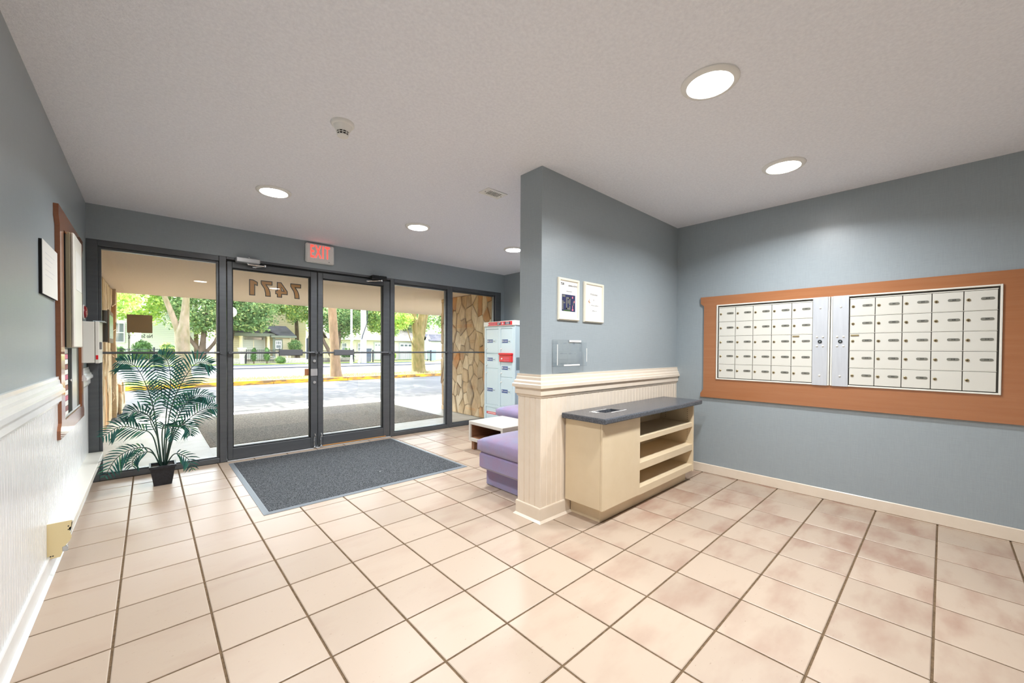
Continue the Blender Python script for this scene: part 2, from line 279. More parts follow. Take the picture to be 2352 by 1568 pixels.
# ------------------------------------------------------------------ mesh helpers
WL = {}          # world location of every empty
class MB:
    def __init__(s): s.v = []; s.f = []
    def add(s, vs, fs):
        o = len(s.v); s.v.extend(vs); s.f.extend([tuple(i + o for i in f) for f in fs]); return s
    def box(s, x0, x1, y0, y1, z0, z1):
        return s.add([(x0, y0, z0), (x1, y0, z0), (x1, y1, z0), (x0, y1, z0), (x0, y0, z1), (x1, y0, z1), (x1, y1, z1), (x0, y1, z1)],
                     [(0, 3, 2, 1), (4, 5, 6, 7), (0, 1, 5, 4), (1, 2, 6, 5), (2, 3, 7, 6), (3, 0, 4, 7)])
    def bev(s, x0, x1, y0, y1, z0, z1, b=0.004):
        b = min(b, (x1 - x0) * .49, (y1 - y0) * .49, (z1 - z0) * .49)
        L = ((x0, x1), (y0, y1), (z0, z1)); vs = []; idx = {}
        for c in range(8):
            sg = (c & 1, (c >> 1) & 1, (c >> 2) & 1)
            for a in range(3):
                p = []
                for k in range(3):
                    p.append(L[k][sg[k]] if k == a else (L[k][0] + b if sg[k] == 0 else L[k][1] - b))
                idx[(c, a)] = len(vs); vs.append(tuple(p))
        fs = []
        for a in range(3):
            o1, o2 = (a + 1) % 3, (a + 2) % 3
            for sgn in (0, 1):
                q = [(0, 0), (1, 0), (1, 1), (0, 1)]
                fs.append(tuple(idx[((sgn << a) | (u << o1) | (v_ << o2), a)] for u, v_ in q))
        for a in range(3):     # edges along axis a
            o1, o2 = (a + 1) % 3, (a + 2) % 3
            for u in (0, 1):
                for v_ in (0, 1):
                    c0 = (u << o1) | (v_ << o2); c1 = c0 | (1 << a)
                    fs.append((idx[(c0, o1)], idx[(c1, o1)], idx[(c1, o2)], idx[(c0, o2)]))
        for c in range(8): fs.append((idx[(c, 0)], idx[(c, 1)], idx[(c, 2)]))
        return s.add(vs, fs)
    def prism(s, poly, axis, a0, a1):
        n = len(poly)
        g = {'x': lambda a, u, v: (a, u, v), 'y': lambda a, u, v: (u, a, v), 'z': lambda a, u, v: (u, v, a)}[axis]
        vs = [g(a0, u, v) for u, v in poly] + [g(a1, u, v) for u, v in poly]
        fs = [tuple(range(n)), tuple(range(2 * n - 1, n - 1, -1))] + [(i, (i + 1) % n, (i + 1) % n + n, i + n) for i in range(n)]
        return s.add(vs, fs)
    def lathe(s, prof, cx, cy, n=24, axis='z'):
        g = {'z': lambda c, d, h: (cx + c, cy + d, h), 'x': lambda c, d, h: (h, cx + c, cy + d), 'y': lambda c, d, h: (cx + c, h, cy + d)}[axis]
        vs = []
        for r, h in prof:
            for k in range(n):
                a = 2 * math.pi * k / n; vs.append(g(r * math.cos(a), r * math.sin(a), h))
        fs = []
        for i in range(len(prof) - 1):
            for k in range(n):
                k2 = (k + 1) % n; fs.append((i * n + k, i * n + k2, (i + 1) * n + k2, (i + 1) * n + k))
        fs.append(tuple(range(n - 1, -1, -1))); fs.append(tuple((len(prof) - 1) * n + k for k in range(n)))
        return s.add(vs, fs)
    def tube(s, pts, rad, n=8):
        pts = [Vector(p) for p in pts]; m = len(pts)
        if not hasattr(rad, '__len__'): rad = [rad] * m
        vs = []; prev = None
        for i, p in enumerate(pts):
            t = (pts[min(i + 1, m - 1)] - pts[max(i - 1, 0)]).normalized()
            if prev is None:
                a = Vector((0, 0, 1)) if abs(t.z) < 0.9 else Vector((1, 0, 0)); nrm = t.cross(a).normalized()
            else: nrm = (prev - t * prev.dot(t)).normalized()
            prev = nrm; bn = t.cross(nrm)
            for k in range(n):
                a = 2 * math.pi * k / n; q = p + (nrm * math.cos(a) + bn * math.sin(a)) * rad[i]; vs.append(tuple(q))
        fs = [(i * n + k, i * n + (k + 1) % n, (i + 1) * n + (k + 1) % n, (i + 1) * n + k) for i in range(m - 1) for k in range(n)]
        fs.append(tuple(range(n - 1, -1, -1))); fs.append(tuple((m - 1) * n + k for k in range(n)))
        return s.add(vs, fs)
    def sweep(s, path, prof):
        """open profile [(out, z)] swept along a plan path; outward = left of travel; ends capped"""
        path = [Vector(p) for p in path]; m = len(path); n = len(prof); vs = []
        for i, p in enumerate(path):
            d1 = (path[i] - path[i - 1]).normalized() if i else None
            d2 = (path[i + 1] - path[i]).normalized() if i < m - 1 else None
            n1 = Vector((-d1.y, d1.x)) if d1 else None; n2 = Vector((-d2.y, d2.x)) if d2 else None
            if n1 is None: mt = n2
            elif n2 is None: mt = n1
            else: mt = (n1 + n2) / (1 + n1.dot(n2))
            for o, z in prof: vs.append((p.x + mt.x * o, p.y + mt.y * o, z))
        fs = [(i * n + k, (i + 1) * n + k, (i + 1) * n + (k + 1) % n, i * n + (k + 1) % n) for i in range(m - 1) for k in range(n)]
        fs.append(tuple(range(n))); fs.append(tuple((m - 1) * n + k for k in range(n - 1, -1, -1)))
        return s.add(vs, fs)
    def mesh(s, name, off=(0, 0, 0), smooth=None, recalc=True):
        me = bpy.data.meshes.new(name)
        vs = [(x - off[0], y - off[1], z - off[2]) for x, y, z in s.v] if any(off) else s.v
        me.from_pydata(vs, [], s.f)
        if recalc and len(s.f) < 30000:
            b = bmesh.new(); b.from_mesh(me); bmesh.ops.recalc_face_normals(b, faces=b.faces); b.to_mesh(me); b.free()
        if smooth is not None:
            me.polygons.foreach_set('use_smooth', [True] * len(me.polygons)); me.set_sharp_from_angle(angle=math.radians(smooth))
        me.update(); return me

def tag(o, label=None, cat=None, group=None, kind=None):
    if label: o['label'] = label
    if cat: o['category'] = cat
    if group: o['group'] = group
    if kind: o['kind'] = kind
    return o

def link(name, data, m=None, parent=None, loc=None):
    o = bpy.data.objects.new(name, data); COL.objects.link(o)
    if m is not None and data is not None and not data.materials: data.materials.append(m)
    if parent is not None: o.parent = parent
    if loc is not None: o.location = loc
    return o

def obj(name, mb, m, parent=None, smooth=None, recalc=True, base=None):
    """one mesh object; the builder's coordinates are world coordinates"""
    if parent is not None:
        off = WL.get(parent.name, (0, 0, 0)); o = link(name, mb.mesh(name, off, smooth, recalc), m, parent); WL[o.name] = off
    else:
        off = base or (0, 0, 0); o = link(name, mb.mesh(name, off, smooth, recalc), m, None, off); WL[o.name] = off
    return o

def thing(name, loc, label, cat, group=None, kind=None):
    o = bpy.data.objects.new(name, None); COL.objects.link(o); o.location = loc; o.empty_display_size = 0.1
    WL[o.name] = tuple(loc); return tag(o, label, cat, group, kind)

def box(*a): return MB().box(*a)
def bev(*a): return MB().bev(*a)

def text_verts(txt, size, offset=0.0, align='CENTER', space=1.0):
    cu = bpy.data.curves.new('t', 'FONT'); cu.body = txt; cu.size = size; cu.offset = offset; cu.align_x = align; cu.align_y = 'CENTER'
    cu.resolution_u = 3; cu.space_character = space
    o = bpy.data.objects.new('t', cu); COL.objects.link(o)
    dg = bpy.context.evaluated_depsgraph_get(); me = bpy.data.meshes.new_from_object(o.evaluated_get(dg))
    vs = [tuple(v.co) for v in me.vertices]; fs = [tuple(p.vertices) for p in me.polygons]
    bpy.data.objects.remove(o); bpy.data.curves.remove(cu); bpy.data.meshes.remove(me)
    return vs, fs

def text(name, txt, size, org, U, V, m, parent, offset=0.0, align='CENTER', width=None, label=None, thick=0.0006, space=1.0):
    """flat lettering lying on a surface: org centre, U reading direction, V up"""
    vs, fs = text_verts(txt, size, offset, align, space)
    if not vs: return None
    U = Vector(U); V = Vector(V); W = U.cross(V).normalized(); org = Vector(org)
    sx = 1.0
    if width:
        xs = [v[0] for v in vs]; sx = width / max(1e-6, max(xs) - min(xs))
    mb = MB(); mb.add([tuple(org + U * (v[0] * sx) + V * v[1] + W * thick) for v in vs], fs)
    o = obj(name, mb, m, parent, recalc=False)
    if label: o['label'] = label
    return o

def copy_tree(o, parent=None):
    c = o.copy(); COL.objects.link(c)
    if parent is not None: c.parent = parent
    for ch in list(o.children): copy_tree(ch, c)
    return c

# ------------------------------------------------------------------ room constants
XL, XR, XA = -0.285, 4.08, 4.50        # left wall, mailbox wall, alcove wall
YS, YB = 2.80, -4.40                   # storefront inner face, wall behind the camera
H = 2.417
PX0, PY0, PY1 = 2.07, -0.345, -0.135   # partition end and faces

# ------------------------------------------------------------------ floor: tiles on a grout bed
TS = 0.311
floor = obj('floor', box(XL - .1, XA + .1, YB - .1, 2.90, -0.12, -0.004), M['grout'])
tag(floor, 'cream and pink glazed square floor tiles with brown grout', 'floor', kind='structure')
def fproj(x, y, z=0.0):
    d = Vector((x, y, z)) - CAM; wv = d.dot(Fw)
    if wv < 0.05: return None
    a = d.dot(R0) / wv; b = d.dot(Up) / wv
    a, b = a * c_ - b * s_, a * s_ + b * c_
    return 1176 + FPX * a, CYP - FPX * b
G = 0.0085
tile_cache = {}
def tile_mesh(wx, wy):
    k = (round(wx, 3), round(wy, 3))
    if k not in tile_cache:
        mb = MB(); b = 0.003
        mb.add([(-wx / 2, -wy / 2, -.006), (wx / 2, -wy / 2, -.006), (wx / 2, wy / 2, -.006), (-wx / 2, wy / 2, -.006),
                (-wx / 2, -wy / 2, -.002), (wx / 2, -wy / 2, -.002), (wx / 2, wy / 2, -.002), (-wx / 2, wy / 2, -.002),
                (-wx / 2 + b, -wy / 2 + b, 0), (wx / 2 - b, -wy / 2 + b, 0), (wx / 2 - b, wy / 2 - b, 0), (-wx / 2 + b, wy / 2 - b, 0)],
               [(0, 1, 5, 4), (1, 2, 6, 5), (2, 3, 7, 6), (3, 0, 4, 7), (4, 5, 9, 8), (5, 6, 10, 9), (6, 7, 11, 10), (7, 4, 8, 11), (8, 9, 10, 11)])
        me = mb.mesh('tile', recalc=False); me.materials.append(M['tile']); tile_cache[k] = me
    return tile_cache[k]
rest = MB(); spots = []
for i in range(-1, 15):
    for j in range(-15, 10):
        x0, x1 = i * TS + G / 2, (i + 1) * TS - G / 2; y0, y1 = j * TS + G / 2, (j + 1) * TS - G / 2
        x0 = max(x0, XL); x1 = min(x1, XA if y0 > PY1 - .2 else XR); y0 = max(y0, YB); y1 = min(y1, YS)
        if x1 - x0 < .02 or y1 - y0 < .02: continue
        vis = False
        for px, py in ((x0, y0), (x1, y0), (x0, y1), (x1, y1), ((x0 + x1) / 2, (y0 + y1) / 2)):
            q = fproj(px, py)
            if q and -40 < q[0] < 2392 and 0 < q[1] < 1600: vis = True
        if vis: spots.append((x0, x1, y0, y1))
        else: rest.add([(x0, y0, 0), (x1, y0, 0), (x1, y1, 0), (x0, y1, 0)], [(0, 1, 2, 3)])
        
for x0, x1, y0, y1 in spots[:299]:
    o = link('tile', tile_mesh(x1 - x0, y1 - y0), None, floor, ((x0 + x1) / 2, (y0 + y1) / 2, 0.0))
if rest.v:
    o = obj('tile_field', rest, M['tile'], floor, recalc=False); o['kind'] = 'stuff'

# ------------------------------------------------------------------ shell
tag(obj('ceiling', box(XL - .2, XA + .25, YB - .2, 2.92, H, H + .12), M['ceiling']), 'white stippled ceiling', 'ceiling', kind='structure')
tag(obj('wall_left', box(XL - .18, XL, YB, 2.92, -.1, H), M['wall']), 'blue grey wall on the left over white beadboard', 'wall', kind='structure')
tag(obj('wall_right', box(XR, XA + .2, YB, PY1 - .002, -.1, H), M['wall']), 'blue grey wall carrying the mailboxes', 'wall', kind='structure')
tag(obj('wall_alcove', box(XA, XA + .2, PY1 - .002, 2.92, -.1, H), M['wall']), 'blue grey wall behind the parcel locker', 'wall', kind='structure')
tag(obj('wall_back', box(XL - .18, XA + .2, YB - .15, YB, -.1, H), M['white_paint']), 'plain white wall behind the viewer', 'wall', kind='structure')  # unseen wall, its white chosen to bounce light onto the ceiling
mb = box(XL, XA, YS, 2.92, 2.115, H); mb.box(4.432, XA, YS, 2.92, 0, 2.115)
tag(obj('wall_entrance', mb, M['wall']), 'blue grey band of wall over the glass entrance', 'wall', kind='structure')
part = tag(obj('wall_partition', box(PX0, XR + .01, PY0, PY1, 0, H), M['wall']), 'blue grey partition wall with the two framed notices', 'wall', kind='structure')

# beadboard strips ---------------------------------------------------------
def bead_path(p0, p1, pitch=0.042, depth=0.004, t=0.006):
    p0 = Vector(p0); p1 = Vector(p1); L = (p1 - p0).length; d = (p1 - p0) / L; nr = Vector((-d.y, d.x))
    pts = []; n = max(1, int(round(L / pitch))); pt = L / n
    for k in range(n):
        a = k * pt
        for u, o in ((0.0, t), (pt - .013, t), (pt - .010, t - depth), (pt - .0065, t + .0005), (pt - .003, t - depth)):
            pts.append(p0 + d * (a + u) + nr * o)
    pts.append(p1 + nr * t); return pts, nr
def bead(p0, p1, z0, z1, pitch=0.042, depth=.0035):
    pts, nr = bead_path(p0, p1, pitch, depth); mb = MB(); n = len(pts)
    mb.add([(p.x, p.y, z0) for p in pts] + [(p.x, p.y, z1) for p in pts], [(i, i + 1, i + 1 + n, i + n) for i in range(n - 1)])
    return mb
RAIL = [(0, 1.008), (.012, 1.008), (.012, .992), (.016, .987), (.018, .968), (.027, .958), (.029, .943), (.037, .937), (.037, .916), (.022, .911), (.022, .868), (.014, .863), (.011, .850), (0, .850)]
BASE = [(0, .100), (.014, .100), (.016, .094), (.016, .016), (.022, .010), (.030, .002), (.030, 0), (0, 0)]
# left wall: travel towards -y keeps the outward (left) side at +x
mb = bead((XL, 1.285), (XL, YB), .0, .86, 0.038); m2 = bead((XL, YS), (XL, 2.31), .0, .86, 0.038); mb.add(m2.v, m2.f)
m3 = bead((XL, 2.31), (XL, 1.285), .0, .66, 0.038); mb.add(m3.v, m3.f)
tag(obj('trim_1', mb, M['white_paint'], recalc=False), 'white vertical beadboard along the left wall', 'wainscot', kind='structure')
tag(obj('trim_2', MB().sweep([(XL, 1.262), (XL, YB)], RAIL), M['white_paint']), 'white moulded chair rail along the left wall', 'chair rail', kind='structure')
tag(obj('trim_3', MB().sweep([(XL, YS), (XL, 2.33)], RAIL), M['white_paint']), 'short piece of white chair rail beside the window jamb', 'chair rail', kind='structure')
tag(obj('baseboard_left', MB().sweep([(XL, YS), (XL, YB)], BASE), M['white_paint']), 'white baseboard below the left beadboard', 'baseboard', kind='structure')
mb = MB()
for a, b in (((XR, PY0), (PX0, PY0)), ((PX0, PY0), (PX0, PY1)), ((PX0, PY1), (XR, PY1))):
    q = bead(a, b, 0, .86, 0.05 if a[0] != b[0] else 0.0525, .0016 if a[0] != b[0] else .003); mb.add(q.v, q.f)
tag(obj('trim_4', mb, M['cream'], recalc=False), 'cream beadboard round the lower partition', 'wainscot', kind='structure')
tag(obj('trim_5', MB().sweep([(XR, PY0), (PX0, PY0), (PX0, PY1), (XR, PY1)], RAIL), M['cream']), 'cream moulded chair rail wrapped round the partition', 'chair rail', kind='structure')
mb = MB().sweep([(2.375, PY0), (PX0, PY0), (PX0, PY1), (XR, PY1)], BASE)
tag(obj('baseboard_partition', mb, M['cream']), 'cream baseboard round the foot of the partition', 'baseboard', kind='structure')
mb = MB(); mb.bev(PX0 - .007, PX0 + .012, PY0 - .007, PY0 + .012, .1, .86, .003); mb.bev(PX0 - .007, PX0 + .012, PY1 - .012, PY1 + .007, .1, .86, .003)
tag(obj('trim_6', mb, M['cream']), 'cream corner beads of the partition wainscot', 'corner bead', kind='structure')
tag(obj('baseboard_right', bev(XR - .014, XR, YB, PY0, 0, .085, .004), M['cream']), 'cream baseboard under the mailboxes', 'baseboard', kind='structure')
tag(obj('baseboard_alcove', bev(XA - .014, XA, PY1, YS, 0, .085, .004), M['cream']), 'cream baseboard in the sitting corner', 'baseboard', kind='structure')

# ------------------------------------------------------------------ glass entrance
GY0, GY1 = 2.850, 2.858
def glazed(name, x0, x1, xs0, xs1, label):
    """fixed light: frame from x0..x1, sight opening xs0..xs1"""
    t = thing(name, ((x0 + x1) / 2, YS + .05, 0), label, 'window', kind='structure')
    obj('frame_jamb', bev(x0, xs0, YS, 2.90, 0, 2.115, .003), M['alu'], t)
    obj('frame_jamb', bev(xs1, x1, YS, 2.90, 0, 2.115, .003), M['alu'], t)
    obj('frame_head', bev(xs0, xs1, YS + .002, 2.90, 2.062, 2.115, .003), M['alu'], t)
    obj('frame_sill', bev(xs0, xs1, YS + .002, 2.90, 0, .050, .003), M['alu'], t)
    m = MB()
    for a in ((xs0, xs0 + .02, 2.828, 2.875, .05, 2.062), (xs1 - .02, xs1, 2.828, 2.875, .05, 2.062), (xs0 + .02, xs1 - .02, 2.828, 2.875, 2.040, 2.062), (xs0 + .02, xs1 - .02, 2.828, 2.875, .05, .062)):
        m.bev(*a, .002)
    obj('glazing_bead', m, M['alu'], t)
    obj('pane', box(xs0 + .012, xs1 - .012, GY0, GY1, .055, 2.052), M['glass'], t)
    m = MB(); m.tube([(xs0 - .012, 2.812, 1.128), (xs1 + .012, 2.812, 1.128)], .011, 10)
    for xx in (xs0 - .018, xs1 + .018): m.lathe([(.016, 2.79), (.016, 2.815), (.009, 2.82)], xx, 1.128, 12, 'y')
    obj('guard_rail', m, M['alu'], t, smooth=40)
    return t
w1 = glazed('window_1', -.285, .700, -.215, .640, 'tall fixed glass pane behind the potted palm')
w2 = glazed('window_2', 2.484, 3.428, 2.540, 3.384, 'tall fixed glass pane right of the double doors')
w3 = glazed('window_3', 3.428, 4.432, 3.472, 4.315, 'tall fixed glass pane in front of the stone wall')

t = thing('trim_7', (1.59, YS + .05, 2.1), 'dark metal door head over the double doors', 'door frame', kind='structure')
obj('head', bev(.700, 2.484, YS, 2.90, 2.090, 2.115, .003), M['alu'], t)
obj('gap', box(.700, 2.484, YS + .02, 2.89, 2.074, 2.092), M['alu_dark'], t)
obj('threshold', bev(.700, 2.484, YS - .02, 2.92, 0, .010, .003), M['alu_bright'], t)

def door(name, x0, x1, s0, s1, label):
    t = thing(name, ((x0 + x1) / 2, YS + .04, .012), label, 'door', kind='structure')
    y0, y1 = YS + .004, 2.888
    obj('stile', bev(x0, s0, y0, y1, .014, 2.072, .004), M['alu'], t)
    obj('stile', bev(s1, x1, y0, y1, .014, 2.072, .004), M['alu'], t)
    obj('top_rail', bev(s0, s1, y0 + .001, y1, 2.008, 2.072, .003), M['alu'], t)
    obj('bottom_rail', bev(s0, s1, y0 + .001, y1, .014, .130, .003), M['alu'], t)
    m = MB()
    for a in ((s0, s0 + .010, 2.83, 2.87, .13, 2.008), (s1 - .010, s1, 2.83, 2.87, .13, 2.008), (s0 + .01, s1 - .01, 2.83, 2.87, 1.998, 2.008), (s0 + .01, s1 - .01, 2.83, 2.87, .13, .140)): m.box(*a)
    obj('gasket', m, M['alu_dark'], t)
    obj('pane', box(s0 + .004, s1 - .004, GY0, GY1, .132, 2.006), M['glass'], t)
    m = MB(); m.tube([(x0 + .02, 2.775, 1.128), (x1 - .02, 2.775, 1.128)], .011, 10)
    for xx in (x0 + .022, x1 - .022):
        m.lathe([(.017, 2.760), (.017, 2.806)], xx, 1.128, 12, 'y')
    obj('push_bar', m, M['alu'], t, smooth=40)
    return t
d1 = door('door_1', .706, 1.574, .751, 1.503, 'left glass entrance door with the house number')
d2 = door('door_2', 1.581, 2.480, 1.637, 2.390, 'right glass entrance door without number')
obj('push_plate', bev(1.165, 1.405, 2.752, 2.782, 1.094, 1.162, .006), M['handle_grey'], d1)
obj('push_plate', bev(1.750, 1.990, 2.752, 2.782, 1.094, 1.162, .006), M['handle_grey'], d2)
m = bev(1.500, 1.574, 2.796, 2.806, .855, .937, .002); obj('lock_plate', m, M['alu_bright'], d1)
m = MB(); m.lathe([(.016, 2.790), (.016, 2.806)], 1.54, 1.03, 14, 'y'); m.lathe([(.016, 2.790), (.016, 2.806)], 1.54, .78, 14, 'y'); obj('lock_cylinder', m, M['alu_bright'], d1, smooth=40)
obj('door_sticker', box(1.447, 1.499, 2.8475, 2.8495, .857, .937), M['brown'], d1)
for dd, xx in ((d1, 1.540), (d2, 1.610)):
    m = MB(); m.bev(xx - .010, xx + .010, 2.778, 2.806, .03, .14, .004); m.tube([(xx, 2.785, .13), (xx + .004, 2.770, .155), (xx, 2.785, .175)], .006, 8); m.bev(xx - .014, xx + .014, 2.770, 2.800, .004, .032, .003)
    obj('flush_bolt', m, M['chrome'], dd, smooth=40)
obj('kick_strip', bev(1.62, 2.42, 2.792, 2.804, .012, .024, .003), M['gold'], d2)
# door closers: body on the head, folded arm on the door
def closer(dd, x, flip, bm, wbody):
    m = MB(); s = 1
    m.bev(x, x + wbody, 2.715, 2.80, 2.063, 2.115, .008)
    b = obj('closer_body', m, bm, dd)
    m = MB(); m.lathe([(.012, 2.108), (.012, 2.124), (.005, 2.128)], x + wbody * .55, 2.757, 12)
    m.lathe([(.014, 2.055), (.014, 2.064)], x + wbody * .5, 2.757, 12)
    obj('closer_cap', m, M['chrome'], b, smooth=40)
    e = x + wbody + .04 if not flip else x + wbody * .35
    m = MB()
    p0 = (x + wbody * .5, 2.757, 2.054)
    if not flip: pe = (x + wbody + .045, 2.735, 2.050); p2 = (x + wbody * .80, 2.79, 2.040)
    else: pe = (x + wbody * .62, 2.715, 2.052); p2 = (x - .03, 2.79, 2.040)
    m.tube([p0, pe], .007, 8); m.tube([pe, p2], .007, 8); m.bev(p2[0] - .02, p2[0] + .02, 2.785, 2.804, 2.028, 2.048, .003); m.lathe([(.011, 2.040), (.011, 2.062)], pe[0], pe[1], 12)
    obj('closer_arm', m, M['chrome'], b, smooth=40)
closer(d1, .772, False, M['alu_bright'], .215); closer(d2, 2.205, True, M['closer_black'], .195)
# house number, read from the street, so mirrored from inside
DIG = {'1': [[(.16, 0), (.42, 0), (.42, 1), (.25, 1), (0, .87), (0, .68), (.16, .74)]],
       '7': [[(0, 1), (.62, 1), (.62, .82), (.42, .48), (.36, .20), (.35, 0), (.10, 0), (.12, .26), (.20, .50), (.38, .79), (0, .79)]],
       '4': [[(.36, 0), (.60, 0), (.60, .22), (.70, .22), (.70, .41), (.60, .41), (.60, 1), (.38, 1), (0, .42), (0, .22), (.36, .22)], [(.36, .41), (.36, .74), (.16, .41)]]}
def grow(poly, d):
    """offset a counter-clockwise or clockwise outline outwards by d"""
    n = len(poly); ar = sum(poly[i][0] * poly[(i + 1) % n][1] - poly[(i + 1) % n][0] * poly[i][1] for i in range(n)); sg_ = 1 if ar > 0 else -1; out = []
    for i in range(n):
        p0, p1, p2 = Vector(poly[i - 1]), Vector(poly[i]), Vector(poly[(i + 1) % n])
        d1 = (p1 - p0).normalized(); d2 = (p2 - p1).normalized(); n1 = Vector((d1.y, -d1.x)) * sg_; n2 = Vector((d2.y, -d2.x)) * sg_
        mt = (n1 + n2) / max(.35, 1 + n1.dot(n2)); out.append((p1.x + mt.x * d, p1.y + mt.y * d))
    return out
ink_mb, gold_mb = MB(), MB(); sc_ = .158; xo = 1.408
for ch, wch in (('7', .62), ('4', .70), ('7', .62), ('1', .42)):
    for mb_, d, ys_ in ((ink_mb, .045, (2.8594,)), (gold_mb, -.012, (2.8590, 2.8598))):
        loops = [grow(p_, d if i_ == 0 else -d) for i_, p_ in enumerate(DIG[ch])]
        flat = [q_ for lp in loops for q_ in lp]; tris = tessellate_polygon([[Vector((u, v, 0)) for u, v in lp] for lp in loops])
        for y_ in ys_: mb_.add([(xo - u * sc_, y_, 1.752 + v * sc_) for u, v in flat], [tuple(t_) for t_ in tris])
    xo -= wch * sc_ + .0405
obj('number_outline', ink_mb, M['ink'], d1, recalc=False); o = obj('house_number', gold_mb, M['gold'], d1, recalc=False); o['label'] = 'gold house number 7471 seen from behind'
# sign and lettering on the left pane
sg = tag(obj('glass_sign', bev(-.037, .136, 2.8585, 2.8635, 1.312, 1.480, .001), M['bronze'], base=(.05, 2.86, 1.31)), 'brown sign stuck to the left window, seen from behind', 'sign')
text('window_lettering', 'No Soliciting', .048, (.055, 2.8590, 1.282), (-1, 0, 0), (0, 0, 1), M['ink'], w1, offset=.0008, width=.165)

# exit sign
t = thing('exit_sign', (1.596, YS, 2.172), 'lit red EXIT sign on the wall over the doors', 'exit sign')
obj('housing', bev(1.440, 1.752, YS - .045, YS, 2.172, 2.392, .012), M['white'], t)
obj('face_plate', bev(1.452, 1.740, YS - .049, YS - .044, 2.184, 2.380, .003), M['white'], t)
text('exit_letters', 'EXIT', .205, (1.590, YS - .0495, 2.292), (1, 0, 0), (0, 0, 1), M['exit_red'], t, offset=.0035, width=.212, space=1.22)
obj('test_button', MB().lathe([(.004, YS - .053), (.004, YS - .048)], 1.690, 2.196, 10, 'y'), M['ink'], t)

# ------------------------------------------------------------------ ceiling lights
LIGHTS = [(2.026, -1.442, 'recessed round ceiling light nearest the viewer'), (3.243, -1.449, 'recessed round ceiling light in front of the mailboxes'),
          (0.845, 1.403, 'recessed round ceiling light on the left before the entrance'), (2.126, 1.427, 'recessed round ceiling light over the entrance mat'),
          (3.443, 1.424, 'recessed round ceiling light half hidden by the partition'),
          (0.820, -1.442, 'recessed round ceiling light overhead, past the upper edge of the view')]
for x, y, lb in LIGHTS:
    t = thing('ceiling_light', (x, y, H), lb, 'ceiling light', 'slim round ceiling lights')
    obj('trim_ring', MB().lathe([(.123, H), (.123, H - .006), (.116, H - .013), (.098, H - .016), (.094, H - .012)], x, y, 48), M['white'], t, smooth=40)
    obj('diffuser', MB().lathe([(.094, H - .012), (.094, H - .0145), (.001, H - .0150)], x, y, 48), M['lamp'], t, smooth=40)
    ld = bpy.data.lights.new('ceiling_light_glow', 'AREA'); ld.shape = 'DISK'; ld.size = .185; ld.energy = LAMP_W; ld.color = LAMP_COL; ld.spread = math.radians(150)
    lo = bpy.data.objects.new('ceiling_light_glow', ld); COL.objects.link(lo); lo.parent = t; lo.location = (0, 0, -.022)

# smoke detector
t = thing('smoke_detector', (.904, .063, H), 'white conical smoke detector on the ceiling', 'smoke detector')
obj('base', MB().lathe([(.060, H), (.060, H - .010), (.056, H - .016), (.050, H - .019)], .904, .063, 40), M['white'], t, smooth=35)
obj('cone', MB().lathe([(.050, H - .018), (.036, H - .046), (.034, H - .048)], .904, .063, 40), M['white'], t, smooth=35)
obj('sensor_core', MB().lathe([(.028, H - .046), (.027, H - .066)], .904, .063, 32), M['black'], t, smooth=35)
m = MB()
for k in range(10):
    a = 2 * math.pi * k / 10; m.tube([(.904 + .033 * math.cos(a), .063 + .033 * math.sin(a), H - .046), (.904 + .027 * math.cos(a), .063 + .027 * math.sin(a), H - .069)], .0022, 6)
m.lathe([(.0315, H - .055), (.0315, H - .058), (.029, H - .058)], .904, .063, 32); m.lathe([(.029, H - .066), (.028, H - .072), (.016, H - .076), (.004, H - .077)], .904, .063, 32)
obj('cage', m, M['white'], t, smooth=35)

# ceiling vent
t = thing('ceiling_vent', (2.133, .246, H), 'small white louvred vent in the ceiling', 'vent')
x0, x1, y0, y1 = 2.033, 2.233, .182, .308
m = MB(); z0, z1 = H - .006, H
for a in ((x0, x1, y0, y0 + .028), (x0, x1, y1 - .028, y1), (x0, x0 + .038, y0 + .028, y1 - .028), (x1 - .038, x1, y0 + .028, y1 - .028)): m.bev(*a, z0, z1, .002)
obj('frame', m, M['white'], t); obj('duct', box(x0 + .036, x1 - .036, y0 + .026, y1 - .026, H - .001, H), M['ink'], t)
for k in range(8):
    xx = x0 + .040 + k * .0172; obj('slat', bev(xx, xx + .0055, y0 + .027, y1 - .027, H - .007, H - .001, .001), M['white'], t)
for xx in (x0 + .02, x1 - .02): obj('screw', MB().lathe([(.004, H - .008), (.004, H - .005)], xx, (y0 + y1) / 2, 10), M['ink_grey'], t)

# ------------------------------------------------------------------ mailbox wall
BF = 4.060                                           # face of the brown surround
t = thing('mailbox_surround', (BF, -1.59, .73), 'brown painted board with eared ends framing the mailboxes', 'mailbox frame')
for nm, poly in (('top_board', [(-.590, 1.690), (-.590, 1.630), (-.622, 1.602), (-2.554, 1.602), (-2.586, 1.630), (-2.586, 1.690)]),
                 ('bottom_board', [(-.596, .730), (-.596, .765), (-.622, .806), (-.622, .910), (-2.554, .910), (-2.554, .806), (-2.580, .765), (-2.580, .730)]),
                 ('side_board', [(-.622, .910), (-.622, 1.602), (-.742, 1.602), (-.742, .910)]),
                 ('side_board', [(-2.436, .910), (-2.436, 1.602), (-2.554, 1.602), (-2.554, .910)])):
    obj(nm, MB().prism(poly, 'x', BF, XR - .0005), M['brown'], t)
def rounded_bar(y0, y1, z0, z1, n=6):
    r = (z1 - z0) / 2; cz = (z0 + z1) / 2; pts = []
    for k in range(n + 1):
        a = math.pi / 2 + math.pi * k / n; pts.append((y0 + r + r * math.cos(a), cz + r * math.sin(a)))
    for k in range(n + 1):
        a = -math.pi / 2 + math.pi * k / n; pts.append((y1 - r + r * math.cos(a), cz + r * math.sin(a)))
    return pts
